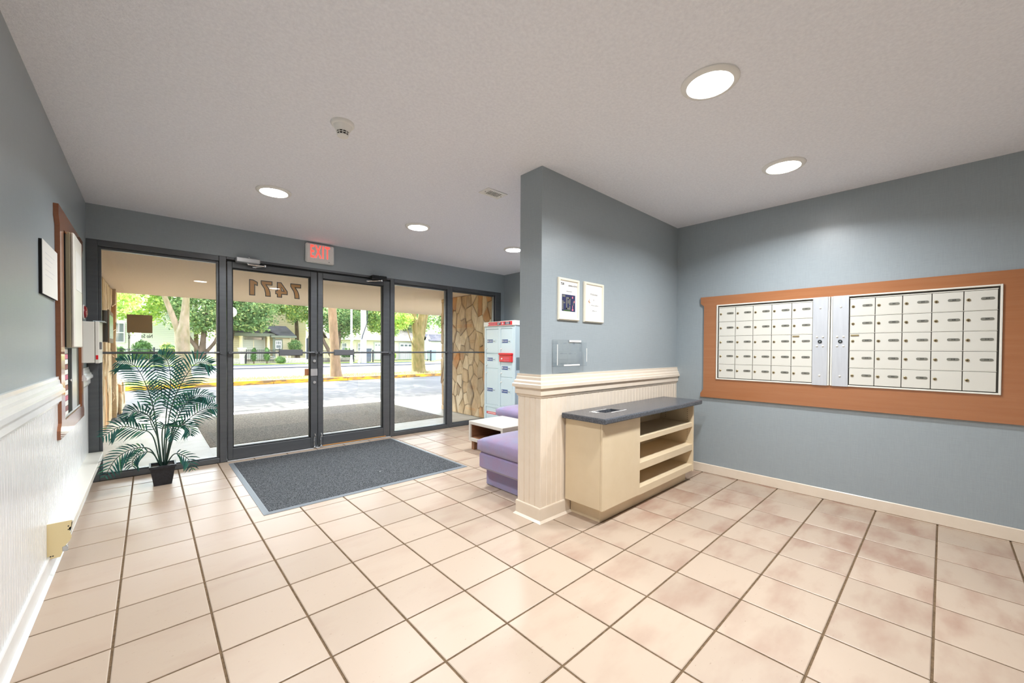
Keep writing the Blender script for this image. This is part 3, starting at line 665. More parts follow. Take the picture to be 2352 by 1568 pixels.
def capsule_mesh():
    me = MB().prism(rounded_bar(-.0285, .0285, -.0085, .0085), 'x', -.002, 0.0).mesh('number_plate'); me.materials.append(M['label_grey']); return me
def lock_mesh():
    me = MB().lathe([(.0095, 0.0), (.0095, -.003), (.0065, -.0055), (.0055, -.0042)], 0, 0, 16, 'x').mesh('lock', smooth=40); me.materials.append(M['brass']); return me
def keyhole_mesh():
    me = MB().lathe([(.0038, -.004), (.0038, -.0060)], 0, -.0012, 10, 'x').mesh('keyhole'); me.materials.append(M['black']); return me
CAPS, LOCK, KEYH = capsule_mesh(), lock_mesh(), keyhole_mesh()
def door_mesh(w, h):
    me = MB().bev(-.004, .008, -w / 2, w / 2, -h / 2, h / 2, .0015).mesh('door'); me.materials.append(M['mail_door']); return me
def mailbank(ya, yb, panel_first, label, numbers, slot):
    """ya (nearer the partition) > yb; five columns by five rows plus an aluminium master lock panel"""
    t = thing('mailbox_unit', (BF, (ya + yb) / 2, .912), label, 'mailboxes', 'two banks of apartment mailboxes')
    m = MB(); z0, z1 = .908, 1.606; f = .011
    for a in ((ya - f, ya, z0, z1), (yb, yb + f, z0, z1), (yb + f, ya - f, z1 - f, z1), (yb + f, ya - f, z0, z0 + f)): m.bev(BF - .010, BF + .004, *a, .002)
    obj('frame', m, M['white_metal'], t)
    obj('backing', box(BF + .003, BF + .014, yb + .004, ya - .004, z0 + .004, z1 - .004), M['mail_gap'], t)
    pw = .098
    if panel_first: py1, py0 = ya - f - .001, ya - f - pw; dy1, dy0 = py0 - .004, yb + f + .008
    else: py0, py1 = yb + f + .001, yb + f + pw; dy1, dy0 = ya - f - .008, py1 + .001
    mp = obj('master_panel', bev(BF - .012, BF + .002, py0, py1, z0 - .002, z1 + .001, .002), M['mail_alu'], t)
    pc = (py0 + py1) / 2
    for rz, ry in ((1.520, 0), (.985, 0), (1.290, .019), (1.290, -.019), (1.218, .019), (1.218, -.019)):
        obj('rivet', MB().lathe([(.0075, BF - .012), (.007, BF - .0150), (.004, BF - .0175), (.0005, BF - .0182)], pc + ry, rz, 12, 'x'), M['white_metal'], mp, smooth=50)
    lk = obj('master_lock', MB().lathe([(.0135, BF - .012), (.0135, BF - .017), (.0095, BF - .017), (.0085, BF - .014)], pc, 1.254, 18, 'x'), M['closer_black'], mp, smooth=40)
    obj('master_lock_core', MB().lathe([(.0065, BF - .013), (.0065, BF - .018)], pc, 1.254, 14, 'x'), M['chrome'], mp, smooth=40)
    cw = (dy1 - dy0) / 5; rz0, rz1 = z0 + f + .003, z1 - f - .018; rh = (rz1 - rz0) / 5
    obj('top_rail', bev(BF - .003, BF + .006, dy0, dy1, rz1, rz1 + .006, .001), M['white_metal'], t)
    dm = door_mesh(cw - .0040, rh - .0062)
    for r in range(5):
        for c in range(5):
            cy = dy1 - (c + .5) * cw; cz = rz1 - (r + .5) * rh
            d = link('door', dm, None, t, (0, cy - (ya + yb) / 2, cz - .912)); WL[d.name] = (BF, cy, cz)
            l = link('lock', LOCK, None, d, (-.004, cw * .5 - .020, .006)); link('keyhole', KEYH, None, d, (-.004, cw * .5 - .020, .006))
            nb = numbers[r * 5 + c]
            if nb:
                p = link('number_plate', CAPS, None, d, (-.004, -cw * .5 + .043, .010))
                text('door_number', nb, .0125, (BF - .0062, cy - cw * .5 + .043, cz + .010), (0, -1, 0), (0, 0, 1), M['ink'], d, offset=.0003, thick=.0003)
            if (r, c) == slot:
                m = MB(); m.bev(BF - .010, BF - .003, cy + cw * .5 - .055, cy + cw * .5 - .008, cz + rh * .5 - .020, cz + rh * .5 - .010, .0015)
                obj('outgoing_slot', m, M['brass'], d)
            
    for r in range(1, 5):
        obj('shelf_edge', bev(BF - .0050, BF + .004, dy0, dy1, rz1 - r * rh - .0006, rz1 - r * rh + .0026, .0008), M['white_metal'], t)
    return t
left_no = ['101', '102', '103', '104'] + [str(201 + k) for k in range(21)]
right_no = ['222'] + [str(301 + k) for k in range(22)] + [None, None]
mailbank(-.739, -1.583, False, 'bank of mailboxes left of the split, with every door numbered', left_no, (2, 4))
mailbank(-1.588, -2.437, True, 'bank of mailboxes right of the split, two bottom doors without numbers', right_no, (2, 0))

# ------------------------------------------------------------------ cabinet and its worktop
t = thing('mail_cabinet', (3.0, -.53, 0), 'cream cabinet with a closed door and three open shelves', 'cabinet')
x0, x1, xd, yf, yb = 2.310, 3.722, 2.790, -.680, -.366
obj('side_panel', bev(x0, x0 + .018, yf + .018, yb, .110, .695, .001), M['cabinet'], t)
obj('side_panel', bev(x1 - .022, x1, yf, yb, .095, .695, .001), M['cabinet'], t)
obj('divider', bev(xd - .018, xd, yf + .018, yb, .110, .695, .001), M['cabinet'], t)
obj('door', bev(x0, xd - .001, yf, yf + .017, .108, .690, .0015), M['cabinet'], t)
obj('back_panel', box(x0 + .018, x1 - .022, yb - .010, yb - .004, .110, .695), M['cabinet'], t)
obj('bottom_panel', bev(x0 + .018, x1 - .022, yf + .002, yb - .010, .102, .158, .0015), M['cabinet'], t)
obj('shelf', bev(xd, x1 - .022, yf + .004, yb - .010, .494, .534, .0015), M['cabinet'], t)
obj('shelf', bev(xd, x1 - .022, yf + .004, yb - .010, .284, .340, .0015), M['cabinet'], t)
obj('toe_kick', bev(2.372, 3.700, -.618, yb, 0, .106, .001), M['cabinet'], t)
m = MB()
for yy in (yf + .05, yb - .06):
    for k in range(16):
        zz = .375 + k * .018
        if zz > .485 and zz < .545: continue
        m.lathe([(.0028, x1 - .0222), (.0028, x1 - .0235)], yy, zz, 8, 'x')
obj('shelf_pin_holes', m, M['ink'], t)
obj('slot_shade_block', box(2.48, 2.725, -.59, -.46, .52, .56), M['black'], t)  # black block in place of the shade down the worktop slot
obj('hinge_stub', bev(3.690, 3.720, yf - .002, yf + .02, .680, .694, .002), M['bronze_dark'], t)
# worktop with a cut-out for waste paper
t = thing('worktop', (3.03, -.545, .695), 'dark grey speckled worktop with a rectangular slot', 'countertop')
cx0, cx1, cy0, cy1, zt0, zt1 = 2.270, 3.790, -.724, -.362, .695, .731
hx0, hx1, hy0, hy1 = 2.500, 2.705, -.570, -.480
m = MB()
r = .010; prof = [(cy0, zt0), (cy0, zt1 - r), (cy0 + .003, zt1 - .003), (cy0 + r, zt1)]
m.prism([(cy0 + .003, zt0), (cy0, zt0 + .006), (cy0, zt1 - .008), (cy0 + .0025, zt1 - .0025), (cy0 + .008, zt1), (hy0, zt1), (hy0, zt0)], 'x', cx0 + .004, cx1 - .004)
m.box(cx0 + .004, cx1 - .004, hy1, cy1, zt0, zt1); m.box(cx0 + .004, hx0, hy0, hy1, zt0, zt1); m.box(hx1, cx1 - .004, hy0, hy1, zt0, zt1)
obj('top', m, M['counter'], t)
for ex in (cx0, cx1 - .0045): obj('edge_band', bev(ex, ex + .0045, cy0 + .003, cy1, zt0 + .001, zt1 - .003, .002), M['counter'], t)
m = MB(); fz0, fz1 = zt1, zt1 + .0012
for (ta, tb, tc, td) in ((hx0 - .05, hx1 - .04, hy1 + .004, hy1 + .020), (hx0 + .05, hx1 + .05, hy0 - .024, hy0 - .006), (hx0 - .045, hx0 - .006, hy1 - .05, hy1 + .004)):
    mb = MB(); n = 9; rq = random.Random(int(ta * 1000)); top = []; bot = []
    for k in range(n + 1):
        u = ta + (tb - ta) * k / n; top.append((u, td - .003 - rq.uniform(0, .006))); bot.append((u, tc + .003 + rq.uniform(0, .005)))
    mb.prism(bot + top[::-1], 'z', zt1 + .0001, zt1 + .0008); obj('torn_tape', mb, M['paper'], t)

# ------------------------------------------------------------------ things on the partition
def frame_thing(x0, x1, z0, z1, label):
    t = thing('picture_frame', ((x0 + x1) / 2, PY0 - .01, z0), label, 'picture frame', 'framed notices on the partition')
    b = .021; ya, yb = PY0 - .020, PY0 - .001; m = MB()
    P = [(0, ya + .008), (.006, ya), (.016, ya + .001), (b, ya + .010), (b, yb), (0, yb)]
    # mitred moulding: four swept sides
    def ring(o, y): return [(x0 + o, y, z0 + o), (x1 - o, y, z0 + o), (x1 - o, y, z1 - o), (x0 + o, y, z1 - o)]
    vs = []
    for o, y in P: vs += ring(o, y)
    n = len(P); fs = []
    for i in range(n):
        for k in range(4): fs.append((i * 4 + k, i * 4 + (k + 1) % 4, ((i + 1) % n) * 4 + (k + 1) % 4, ((i + 1) % n) * 4 + k))
    m.add(vs, fs); obj('frame', m, M['frame_white'], t)
    obj('sheet', box(x0 + b - .002, x1 - b + .002, ya + .011, yb - .002, z0 + b - .002, z1 - b + .002), M['paper'], t)
    return t, ya + .0108
U_, V_ = (1, 0, 0), (0, 0, 1)
t, ys = frame_thing(2.231, 2.465, 1.390, 1.690, 'ivory framed general notice with an aerial photo')
text('notice_heading', 'GENERAL NOTICE', .015, (2.392, ys, 1.640), U_, V_, M['ink'], t, offset=.0003, width=.10)
m = MB()
for k, (dx, w_) in enumerate(((0, .014), (.017, .010), (.030, .006))): m.box(2.262 + dx, 2.262 + dx + w_ * .8, ys - .0005, ys + .0002, 1.648 - .003 * k, 1.656)
m.box(2.262, 2.290, ys - .0005, ys + .0002, 1.640, 1.644); obj('notice_logo', m, M['ink'], t)
obj('notice_caption', box(2.320, 2.384, ys - .0005, ys + .0002, 1.596, 1.600), M['ink_grey'], t)
pic = obj('aerial_photo', box(2.272, 2.422, ys - .0006, ys + .0003, 1.455, 1.575), M['navy'], t)
m = MB(); pal = []
rr = random.Random(3)
for a in ((2.318, 2.330, 1.470, 1.556), (2.330, 2.362, 1.545, 1.556), (2.352, 2.366, 1.500, 1.556), (2.318, 2.352, 1.468, 1.480), (2.336, 2.348, 1.512, 1.535), (2.276, 2.288, 1.465, 1.530), (2.290, 2.306, 1.510, 1.520), (2.278, 2.308, 1.556, 1.570), (2.352, 2.366, 1.468, 1.495), (2.396, 2.404, 1.50, 1.53)):
    m.box(a[0], a[1], ys - .0012, ys - .0004, a[2], a[3])
obj('photo_roofs', m, M['label_grey'], pic); m = MB()
for a in ((2.384, 2.396, 1.550, 1.565), (2.388, 2.394, 1.475, 1.500), (2.384, 2.400, 1.462, 1.474), (2.406, 2.414, 1.520, 1.536)): m.box(a[0], a[1], ys - .0012, ys - .0004, a[2], a[3])
obj('photo_red_roofs', m, M['pink_paper'], pic)
m = MB(); m.box(2.290, 2.366, ys - .0012, ys - .0004, 1.4565, 1.463); obj('photo_lawn', m, M['hedge'], pic)
t, ys = frame_thing(2.526, 2.775, 1.389, 1.694, 'ivory framed handwritten welcome note')
for i, tx in enumerate(('Welcome', 'to')):
    text('handwriting', tx, .024 if i == 0 else .018, (2.650, ys, 1.604 - i * .041), U_, V_, M['ink_grey'], t)
for cx_, cz_, n_ in ((2.655, 1.522, 9), (2.648, 1.481, 5)):     # two more lines of looping script
    pts = [(cx_ - n_ * .006 + .009 * math.cos(a_), ys - .0004, cz_ + .009 * math.sin(a_)) for a_ in (.6, 1.6, 2.6, 3.6, 4.6, 5.4)]
    for k in range(n_ * 4): pts.append((cx_ - n_ * .006 + .012 + k * .003, ys - .0004, cz_ - .004 + (.0045 if k % 2 else -.002) + (.006 if k % 9 == 5 else 0)))
    obj('handwriting', MB().tube(pts, .0006, 4), M['ink_grey'], t)
m = MB(); m.tube([(2.588, ys - .0006, 1.535), (2.592, ys - .0006, 1.566)], .0012, 5); m.lathe([(.006, ys - .001), (.006, ys + .0002)], 2.588, 1.548, 8, 'y'); m.lathe([(.005, ys - .001), (.005, ys + .0002)], 2.598, 1.540, 8, 'y')
obj('sprig_drawing', m, M['gold'], t)
# clear acrylic brochure holder
t = thing('brochure_holder', (2.345, PY0 - .02, 1.055), 'empty clear acrylic brochure holder under the frames', 'brochure holder')
x0, x1, zb, zt = 2.180, 2.512, 1.060, 1.250
obj('back_sheet', box(x0, x1, PY0 - .005, PY0 - .002, zb, zt), M['acrylic'], t)
obj('front_sheet', box(x0 + .004, x1 - .004, PY0 - .050, PY0 - .047, zb, zb + .105), M['acrylic'], t)
obj('side_sheet', box(x0, x0 + .003, PY0 - .050, PY0 - .002, zb, zt - .01), M['acrylic'], t)
obj('side_sheet', box(x1 - .003, x1, PY0 - .050, PY0 - .002, zb, zt - .01), M['acrylic'], t)
obj('bottom_sheet', box(x0, x1, PY0 - .050, PY0 - .002, zb, zb + .004), M['acrylic'], t)
m = MB()
m.bev(x0 - .001, x0 + .004, PY0 - .052, PY0 - .048, zb + .01, zt - .035, .001); m.bev(x0 + .07, x1 - .085, PY0 - .053, PY0 - .050, zb + .004, zb + .014, .001)
m.bev(x1 - .004, x1 + .001, PY0 - .052, PY0 - .048, zb + .03, zb + .13, .001)
obj('edge_highlight', m, M['white'], t)  # white strips painted in as highlight lines along the acrylic edges
lb = obj('tape_label', box(x1 - .150, x1 - .012, PY0 - .0075, PY0 - .0055, zt - .016, zt - .002), M['paper'], t)
m = MB()
for k in range(9): m.box(x1 - .128 + k * .0105, x1 - .121 + k * .0105, PY0 - .0079, PY0 - .0074, zt - .0105, zt - .0075)
obj('tape_print', m, M['ink_grey'], t)

# ------------------------------------------------------------------ things on the left wall
# notice plaque
t = thing('wall_plaque', (XL, 1.02, 1.44), 'white notice sheet on a black backing by the left wall directory', 'plaque')
obj('backing', bev(XL, XL + .011, .812, 1.240, 1.443, 1.712, .001), M['black'], t)
obj('sheet', bev(XL + .011, XL + .0135, .812, 1.240, 1.443, 1.712, .0005), M['white'], t)
m = MB()
for k in range(5): m.box(XL + .0135, XL + .0138, .88, 1.14 - (k % 3) * .05, 1.655 - k * .028, 1.657 - k * .028)
obj('faint_print', m, M['pole'], t)
# directory surround
t = thing('directory_surround', (XL, 1.785, .645), 'brown eared board on the left wall round the resident directory', 'directory frame')
BX = XL + .021
for nm, poly in (('top_board', [(1.228, 1.995), (1.228, 1.930), (1.268, 1.885), (2.302, 1.885), (2.342, 1.930), (2.342, 1.995)]),
                 ('bottom_board', [(1.228, .645), (1.228, .695), (1.268, .735), (2.302, .735), (2.342, .695), (2.342, .645)]),
                 ('side_board', [(1.268, .735), (1.268, 1.885), (1.405, 1.885), (1.405, .735)]),
                 ('side_board', [(2.205, .735), (2.205, 1.885), (2.302, 1.885), (2.302, .735)])):
    obj(nm, MB().prism(poly, 'x', XL + .0005, BX), M['brown_gloss'], t)
# directory: dark glass case with cards
t = thing('resident_directory', (XL, 1.80, .735), 'black glass resident directory with red and white cards', 'directory')
obj('case', bev(XL + .001, XL + .007, 1.405, 2.205, .735, 1.885, .001), M['closer_black'], t)
for k in range(13):
    z1 = 1.165 - k * .033
    obj('name_card', bev(XL + .007, XL + .009, 1.425, 1.640, z1 - .029, z1, .0005), M[('paper', 'pink_paper', 'paper', 'red_dark')[k % 4]], t)
obj('silver_strip', bev(XL + .007, XL + .012, 1.80, 2.02, .75, 1.17, .001), M['alu_bright'], t)
obj('dark_glass', bev(XL + .007, XL + .009, 1.66, 1.79, .75, 1.17, .0005), M['black'], t)
obj('latch', MB().lathe([(.010, XL + .007), (.010, XL + .018)], 1.70, .96, 12, 'x'), M['chrome'], t, smooth=40)
obj('rail', bev(XL + .007, XL + .014, 1.42, 2.19, .737, .750, .001), M['alu_bright'], t)
# entry phone panel
t = thing('intercom_panel', (XL + .009, 1.72, 1.176), 'tall cream metal entry panel standing proud over the directory', 'intercom')
obj('hinge', box(XL + .009, XL + .014, 1.528, 1.905, 1.180, 1.895), M['closer_black'], t)
obj('body', bev(XL + .013, XL + .034, 1.532, 1.905, 1.176, 1.900, .002), mat('tan_enamel', srgb(168, 160, 132), .5), t)
obj('cover', bev(XL + .034, XL + .052, 1.532, 1.905, 1.176, 1.900, .006), M['white_metal'], t)
obj('window', bev(XL + .0520, XL + .0535, 1.590, 1.880, 1.55, 1.80, .0005), M['white'], t)
obj('window_edge', box(XL + .0520, XL + .0545, 1.876, 1.884, 1.55, 1.80), M['closer_black'], t)
# grey alarm box
t = thing('alarm_box', (XL, 2.60, 1.05), 'pale grey alarm cabinet beside the left window jamb', 'alarm box')
obj('body', bev(XL + .001, XL + .072, 2.455, 2.765, 1.050, 1.385, .004), M['white_metal'], t)
obj('lid', bev(XL + .074, XL + .098, 2.452, 2.768, 1.046, 1.388, .004), M['white_metal'], t)
obj('lid_flap', bev(XL + .060, XL + .125, 2.50, 2.72, 1.389, 1.394, .001), M['locker'], t)
obj('red_tab', bev(XL + .078, XL + .092, 2.4495, 2.4525, 1.078, 1.113, .001), M['red'], t)
obj('latch', bev(XL + .098, XL + .110, 2.47, 2.52, 1.16, 1.22, .003), M['ink_grey'], t)
# red alarm bell
t = thing('alarm_bell', (XL, 2.62, 1.40), 'small dark red alarm bell above the grey alarm cabinet', 'bell')
obj('base', MB().lathe([(.060, XL + .001), (.060, XL + .006), (.056, XL + .008)], 2.575, 1.465, 28, 'x'), M['white'], t, smooth=35)
obj('gong', MB().lathe([(.052, XL + .008), (.050, XL + .014), (.040, XL + .021), (.022, XL + .025), (.002, XL + .026)], 2.575, 1.465, 28, 'x'), M['red_dark'], t, smooth=50)
# baseboard heater
t = thing('baseboard_heater', (XL, 1.84, .085), 'long white metal baseboard heater along the left wall', 'heater')
hy0, hy1 = .905, 2.775; hx = XL + .006
obj('casing', MB().prism([(hx, .088), (hx, .266), (hx + .088, .266), (hx + .088, .258), (hx + .012, .258), (hx + .012, .088)], 'y', hy0, hy1), M['white_metal'], t)
obj('front_cover', MB().prism([(hx + .088, .262), (hx + .092, .262), (hx + .084, .200), (hx + .058, .118), (hx + .054, .118), (hx + .080, .200)], 'y', hy0 + .004, hy1), M['white_metal'], t)
obj('fin_pack', box(hx + .014, hx + .060, hy0 + .03, hy1 - .02, .15, .225), M['ink_grey'], t)
obj('end_cap', MB().prism([(hx, .086), (hx, .268), (hx + .086, .268), (hx + .083, .235), (hx + .075, .230), (hx + .085, .180), (hx + .080, .165), (hx + .058, .135), (hx + .052, .108), (hx + .045, .088)], 'y', hy0 - .004, hy0), mat('aged_cream_enamel', srgb(226, 208, 160), .45), t)
m = MB()
for a in ((hx + .012, .100), (hx + .020, .100), (hx + .074, .240), (hx + .074, .222)): m.lathe([(.003, hy0 - .0055), (.003, hy0 - .003)], a[0], a[1], 8, 'y')
obj('screw', m, M['ink'], t)
obj('bracket', bev(hx + .052, hx + .072, hy0 - .006, hy0 + .01, .112, .138, .002), M['alu_bright'], t)

# ------------------------------------------------------------------ entrance mat
t = thing('entrance_mat', (1.58, 1.84, 0), 'charcoal speckled entrance mat with grey rubber edge', 'mat')
x0, x1, y0, y1 = .700, 2.460, 1.022, 2.700; e = .038
def ringmesh(P):
    vs = []; n = len(P)
    for o, z in P: vs += [(x0 + o, y0 + o, z), (x1 - o, y0 + o, z), (x1 - o, y1 - o, z), (x0 + o, y1 - o, z)]
    fs = [(i * 4 + k, i * 4 + (k + 1) % 4, ((i + 1) % n) * 4 + (k + 1) % 4, ((i + 1) % n) * 4 + k) for i in range(n) for k in range(4)]
    return MB().add(vs, fs)
obj('rubber_edge', ringmesh([(0, .0005), (0, .0025), (e * .8, .007), (e, .007), (e, .0005)]), M['mat_edge'], t)
obj('carpet', bev(x0 + e, x1 - e, y0 + e, y1 - e, .001, .0095, .002), M['mat_carpet'], t)
obj('lint_speck', MB().lathe([(.004, .0095), (.003, .0125)], 1.725, 1.42, 8), M['paper'], t)

# ------------------------------------------------------------------ potted palm
t = thing('potted_palm', (.193, 2.37, 0), 'potted palm with dark green fronds by the left window', 'potted plant')
def frustum(cx, cy, rings):
    vs = []; n = len(rings)
    for h, z in rings: vs += [(cx - h, cy - h, z), (cx + h, cy - h, z), (cx + h, cy + h, z), (cx - h, cy + h, z)]
    fs = [(i * 4 + k, i * 4 + (k + 1) % 4, (i + 1) * 4 + (k + 1) % 4, (i + 1) * 4 + k) for i in range(n - 1) for k in range(4)] + [(3, 2, 1, 0), tuple((n - 1) * 4 + k for k in range(4))]
    return MB().add(vs, fs)
obj('pot', frustum(.193, 2.37, [(.058, .001), (.060, .012), (.080, .150), (.088, .152), (.088, .172), (.076, .172), (.072, .150)]), M['pot'], t)
obj('soil', frustum(.193, 2.37, [(.070, .140), (.071, .158)]), M['soil'], t)
FR = [
 [(0.206, 2.37, 0.155), (0.236, 2.37, 0.562), (0.307, 2.37, 0.824), (0.421, 2.35, 1.034), (0.531, 2.32, 1.029)],
 [(0.189, 2.37, 0.155), (0.143, 2.39, 0.608), (0.098, 2.41, 0.834), (0.023, 2.42, 1.022), (-0.086, 2.42, 1.06)],
 [(0.197, 2.38, 0.155), (0.221, 2.45, 0.592), (0.253, 2.49, 0.858), (0.233, 2.51, 1.053), (0.167, 2.52, 1.123)],
 [(0.212, 2.36, 0.155), (0.275, 2.34, 0.428), (0.374, 2.31, 0.554), (0.475, 2.27, 0.634), (0.556, 2.23, 0.639)],
 [(0.210, 2.38, 0.155), (0.266, 2.42, 0.455), (0.349, 2.45, 0.657), (0.444, 2.47, 0.735), (0.569, 2.49, 0.699)],
 [(0.183, 2.37, 0.155), (0.151, 2.37, 0.478), (0.089, 2.35, 0.618), (0.017, 2.33, 0.647), (-0.018, 2.31, 0.592)],
 [(0.180, 2.36, 0.155), (0.128, 2.33, 0.432), (0.036, 2.29, 0.506), (-0.064, 2.25, 0.543), (-0.166, 2.21, 0.477)],
 [(0.178, 2.36, 0.155), (0.114, 2.31, 0.32), (0.017, 2.27, 0.351), (-0.082, 2.23, 0.299), (-0.154, 2.21, 0.16)],
 [(0.182, 2.35, 0.155), (0.127, 2.27, 0.296), (0.061, 2.23, 0.315), (0.013, 2.21, 0.275), (0.005, 2.2, 0.219)],
 [(0.212, 2.35, 0.155), (0.261, 2.29, 0.254), (0.308, 2.25, 0.257), (0.361, 2.22, 0.205), (0.383, 2.2, 0.114)],
 [(0.214, 2.36, 0.155), (0.266, 2.25, 0.463), (0.315, 2.19, 0.521), (0.354, 2.17, 0.493), (0.364, 2.15, 0.428)],
 [(0.200, 2.36, 0.155), (0.188, 2.25, 0.437), (0.203, 2.19, 0.535), (0.24, 2.13, 0.514), (0.255, 2.09, 0.417)],
 [(0.186, 2.38, 0.155), (0.162, 2.45, 0.388), (0.116, 2.49, 0.56), (0.165, 2.51, 0.764), (0.137, 2.52, 0.9)],
 [(0.208, 2.39, 0.155), (0.25, 2.47, 0.391), (0.291, 2.51, 0.577), (0.338, 2.53, 0.69), (0.401, 2.54, 0.745)]]
def catmull(P, n):
    P = [Vector(p) for p in P]; Q = [P[0] * 2 - P[1]] + P + [P[-1] * 2 - P[-2]]; out = []
    for i in range(1, len(Q) - 2):
        for k in range(n):
            u = k / n; a, b, c, d = Q[i - 1], Q[i], Q[i + 1], Q[i + 2]
            out.append(0.5 * ((2 * b) + (c - a) * u + (2 * a - 5 * b + 4 * c - d) * u * u + (3 * b - a - 3 * c + d) * u ** 3))
    out.append(P[-1]); return out
LM = [.19, .17, .17, .13, .13, .12, .13, .12, .10, .10, .10, .10, .12, .11]
for fi, P in enumerate(FR):
    pts = catmull(P, 10); L = len(pts); mb = MB()
    mb.tube(pts, [.0045 * (1 - .75 * i / L) + .0008 for i in range(L)], 5)
    st = obj('frond', mb, M['palm_stem'], t, smooth=50)
    mb = MB(); rr = random.Random(fi); start = .30 if fi < 5 else .34; nl = int(sum((pts[i + 1] - pts[i]).length for i in range(L - 1)) * (1 - start) / .025)
    for k in range(nl):
        u = start + (1 - start) * (k + .3) / nl; ff = u * (L - 1); i = min(int(ff), L - 2); p = pts[i].lerp(pts[i + 1], ff - i); tg = (pts[i + 1] - pts[i]).normalized()
        up = Vector((0, 0, 1)); sd_ = tg.cross(Vector((0, 1, 0)) if abs(tg.y) < .8 else up)
        if sd_.length < .1: continue
        sd_.normalize()
        ln = LM[fi] * math.sin(math.pi * (.18 + .74 * (k + .5) / nl)) * rr.uniform(.88, 1.1)
        for sgn in (-1, 1):
            dr = (sd_ * sgn * .78 + tg * .62 + Vector((0, rr.uniform(-.25, .25), rr.uniform(-.05, .05)))).normalized()
            wd = .0054 * (0.8 + ln * 2.6); q0 = p
            wdir = dr.cross(Vector((0, 1, .2))).normalized()
            droop = .28 * ln
            a1 = p + dr * ln * .35 - up * droop * .06; a2 = p + dr * ln * .72 - up * droop * .42; a3 = p + dr * ln - up * droop
            th = Vector((0, .003, 0))
            mb.add([tuple(p + wdir * .0012), tuple(p - wdir * .0012), tuple(a1 - wdir * wd), tuple(a1 + wdir * wd), tuple(a2 - wdir * wd * .8), tuple(a2 + wdir * wd * .8), tuple(a3)],
                   [(0, 1, 2, 3), (3, 2, 4, 5), (5, 4, 6)])
    obj('leaflets', mb, M['palm'], st, recalc=False)

# ------------------------------------------------------------------ sitting corner
def cushion(x0, x1, y0, y1, z0, z1, crown=.02, r=.035, n=10):
    """soft rounded slab"""
    mb = MB(); vs = []; N_ = n
    def sup(u):   # -1..1 to rounded edge profile
        return max(0.0, 1 - abs(u) ** 6)
    rows = []
    for sgn in (1, -1):
        for i in range(N_ + 1):
            for j in range(N_ + 1):
                u = -1 + 2 * i / N_; v = -1 + 2 * j / N_
                uu = math.sin(u * math.pi / 2); vv = math.sin(v * math.pi / 2)
                hgt = (sup(uu) * sup(vv)) ** .5
                x = (x0 + x1) / 2 + (x1 - x0) / 2 * uu; y = (y0 + y1) / 2 + (y1 - y0) / 2 * vv
                zc = (z0 + z1) / 2; hz = (z1 - z0) / 2
                base_ = hz * (.55 + .45 * hgt) + (crown * hgt * (1 - uu * uu * .5) * (1 - vv * vv * .5) if sgn > 0 else 0)
                rows.append((x, y, zc + sgn * base_))
    W = N_ + 1; fs = []
    for i in range(N_):
        for j in range(N_):
            a = i * W + j; fs.append((a, a + W, a + W + 1, a + 1)); b = a + W * W; fs.append((b, b + 1, b + W + 1, b + W))
    for i in range(N_):
        for a, b in (((i) * W, (i + 1) * W), ((i + 1) * W + N_, i * W + N_), (i + 1, i), (N_ * W + i, N_ * W + i + 1)):
            fs.append((a, b, b + W * W, a + W * W))
    return mb.add(rows, fs)
def lounge(name, fx, y0, y1, depth, label):
    """armless chair facing -x, front at fx"""
    t = thing(name, (fx + depth / 2, (y0 + y1) / 2, 0), label, 'lounge chair', 'lilac velvet lounge chairs')
    obj('plinth', bev(fx + .075, fx + depth - .02, y0 + .03, y1 - .015, 0, .165, .012), M['velvet'], t)
    obj('seat_base', bev(fx, fx + depth, y0, y1, .155, .300, .022), M['velvet'], t)
    s = obj('seat_cushion', cushion(fx - .006, fx + depth - .17, y0 - .002, y1 + .004, .285, .425, .018), M['velvet'], t, smooth=60)
    b = obj('backrest', cushion(fx + depth - .20, fx + depth, y0, y1, .30, .74, .02), M['velvet'], t, smooth=60)
    return t
lounge('lounge_chair', 2.200, -.090, .515, .78, 'lilac velvet armless chair directly behind the partition')
lounge('lounge_chair', 3.470, 1.150, 1.770, .78, 'lilac velvet armless chair beside the parcel locker')
t = thing('side_table', (3.15, 1.27, 0), 'low white side table with an open wood-lined cubby', 'side table')
x0, x1, y0, y1 = 2.885, 3.415, .975, 1.585
obj('top', bev(x0, x1, y0, y1, .298, .336, .004), M['table_white'], t)
obj('side', bev(x0, x1, y1 - .035, y1, .104, .298, .003), M['table_white'], t)
obj('side', bev(x0, x1, y0, y0 + .035, .104, .298, .003), M['table_white'], t)
obj('bottom', bev(x0, x1, y0 + .035, y1 - .035, .104, .142, .003), M['table_white'], t)
obj('back', bev(x1 - .02, x1, y0 + .035, y1 - .035, .142, .298, .002), M['table_white'], t)
m = MB(); m.box(x0 + .02, x1 - .02, y1 - .039, y1 - .035, .142, .298); m.box(x0 + .02, x1 - .02, y0 + .035, y0 + .039, .142, .298); m.box(x0 + .02, x1 - .02, y0 + .035, y1 - .035, .142, .145); m.box(x1 - .024, x1 - .02, y0 + .04, y1 - .04, .145, .297)
obj('cubby_lining', m, M['wood'], t)
for xx in (x0 + .025, x1 - .075):
    for yy in (y0 + .025, y1 - .075): obj('leg', bev(xx, xx + .05, yy, yy + .05, 0, .104, .003), M['wood'], t)

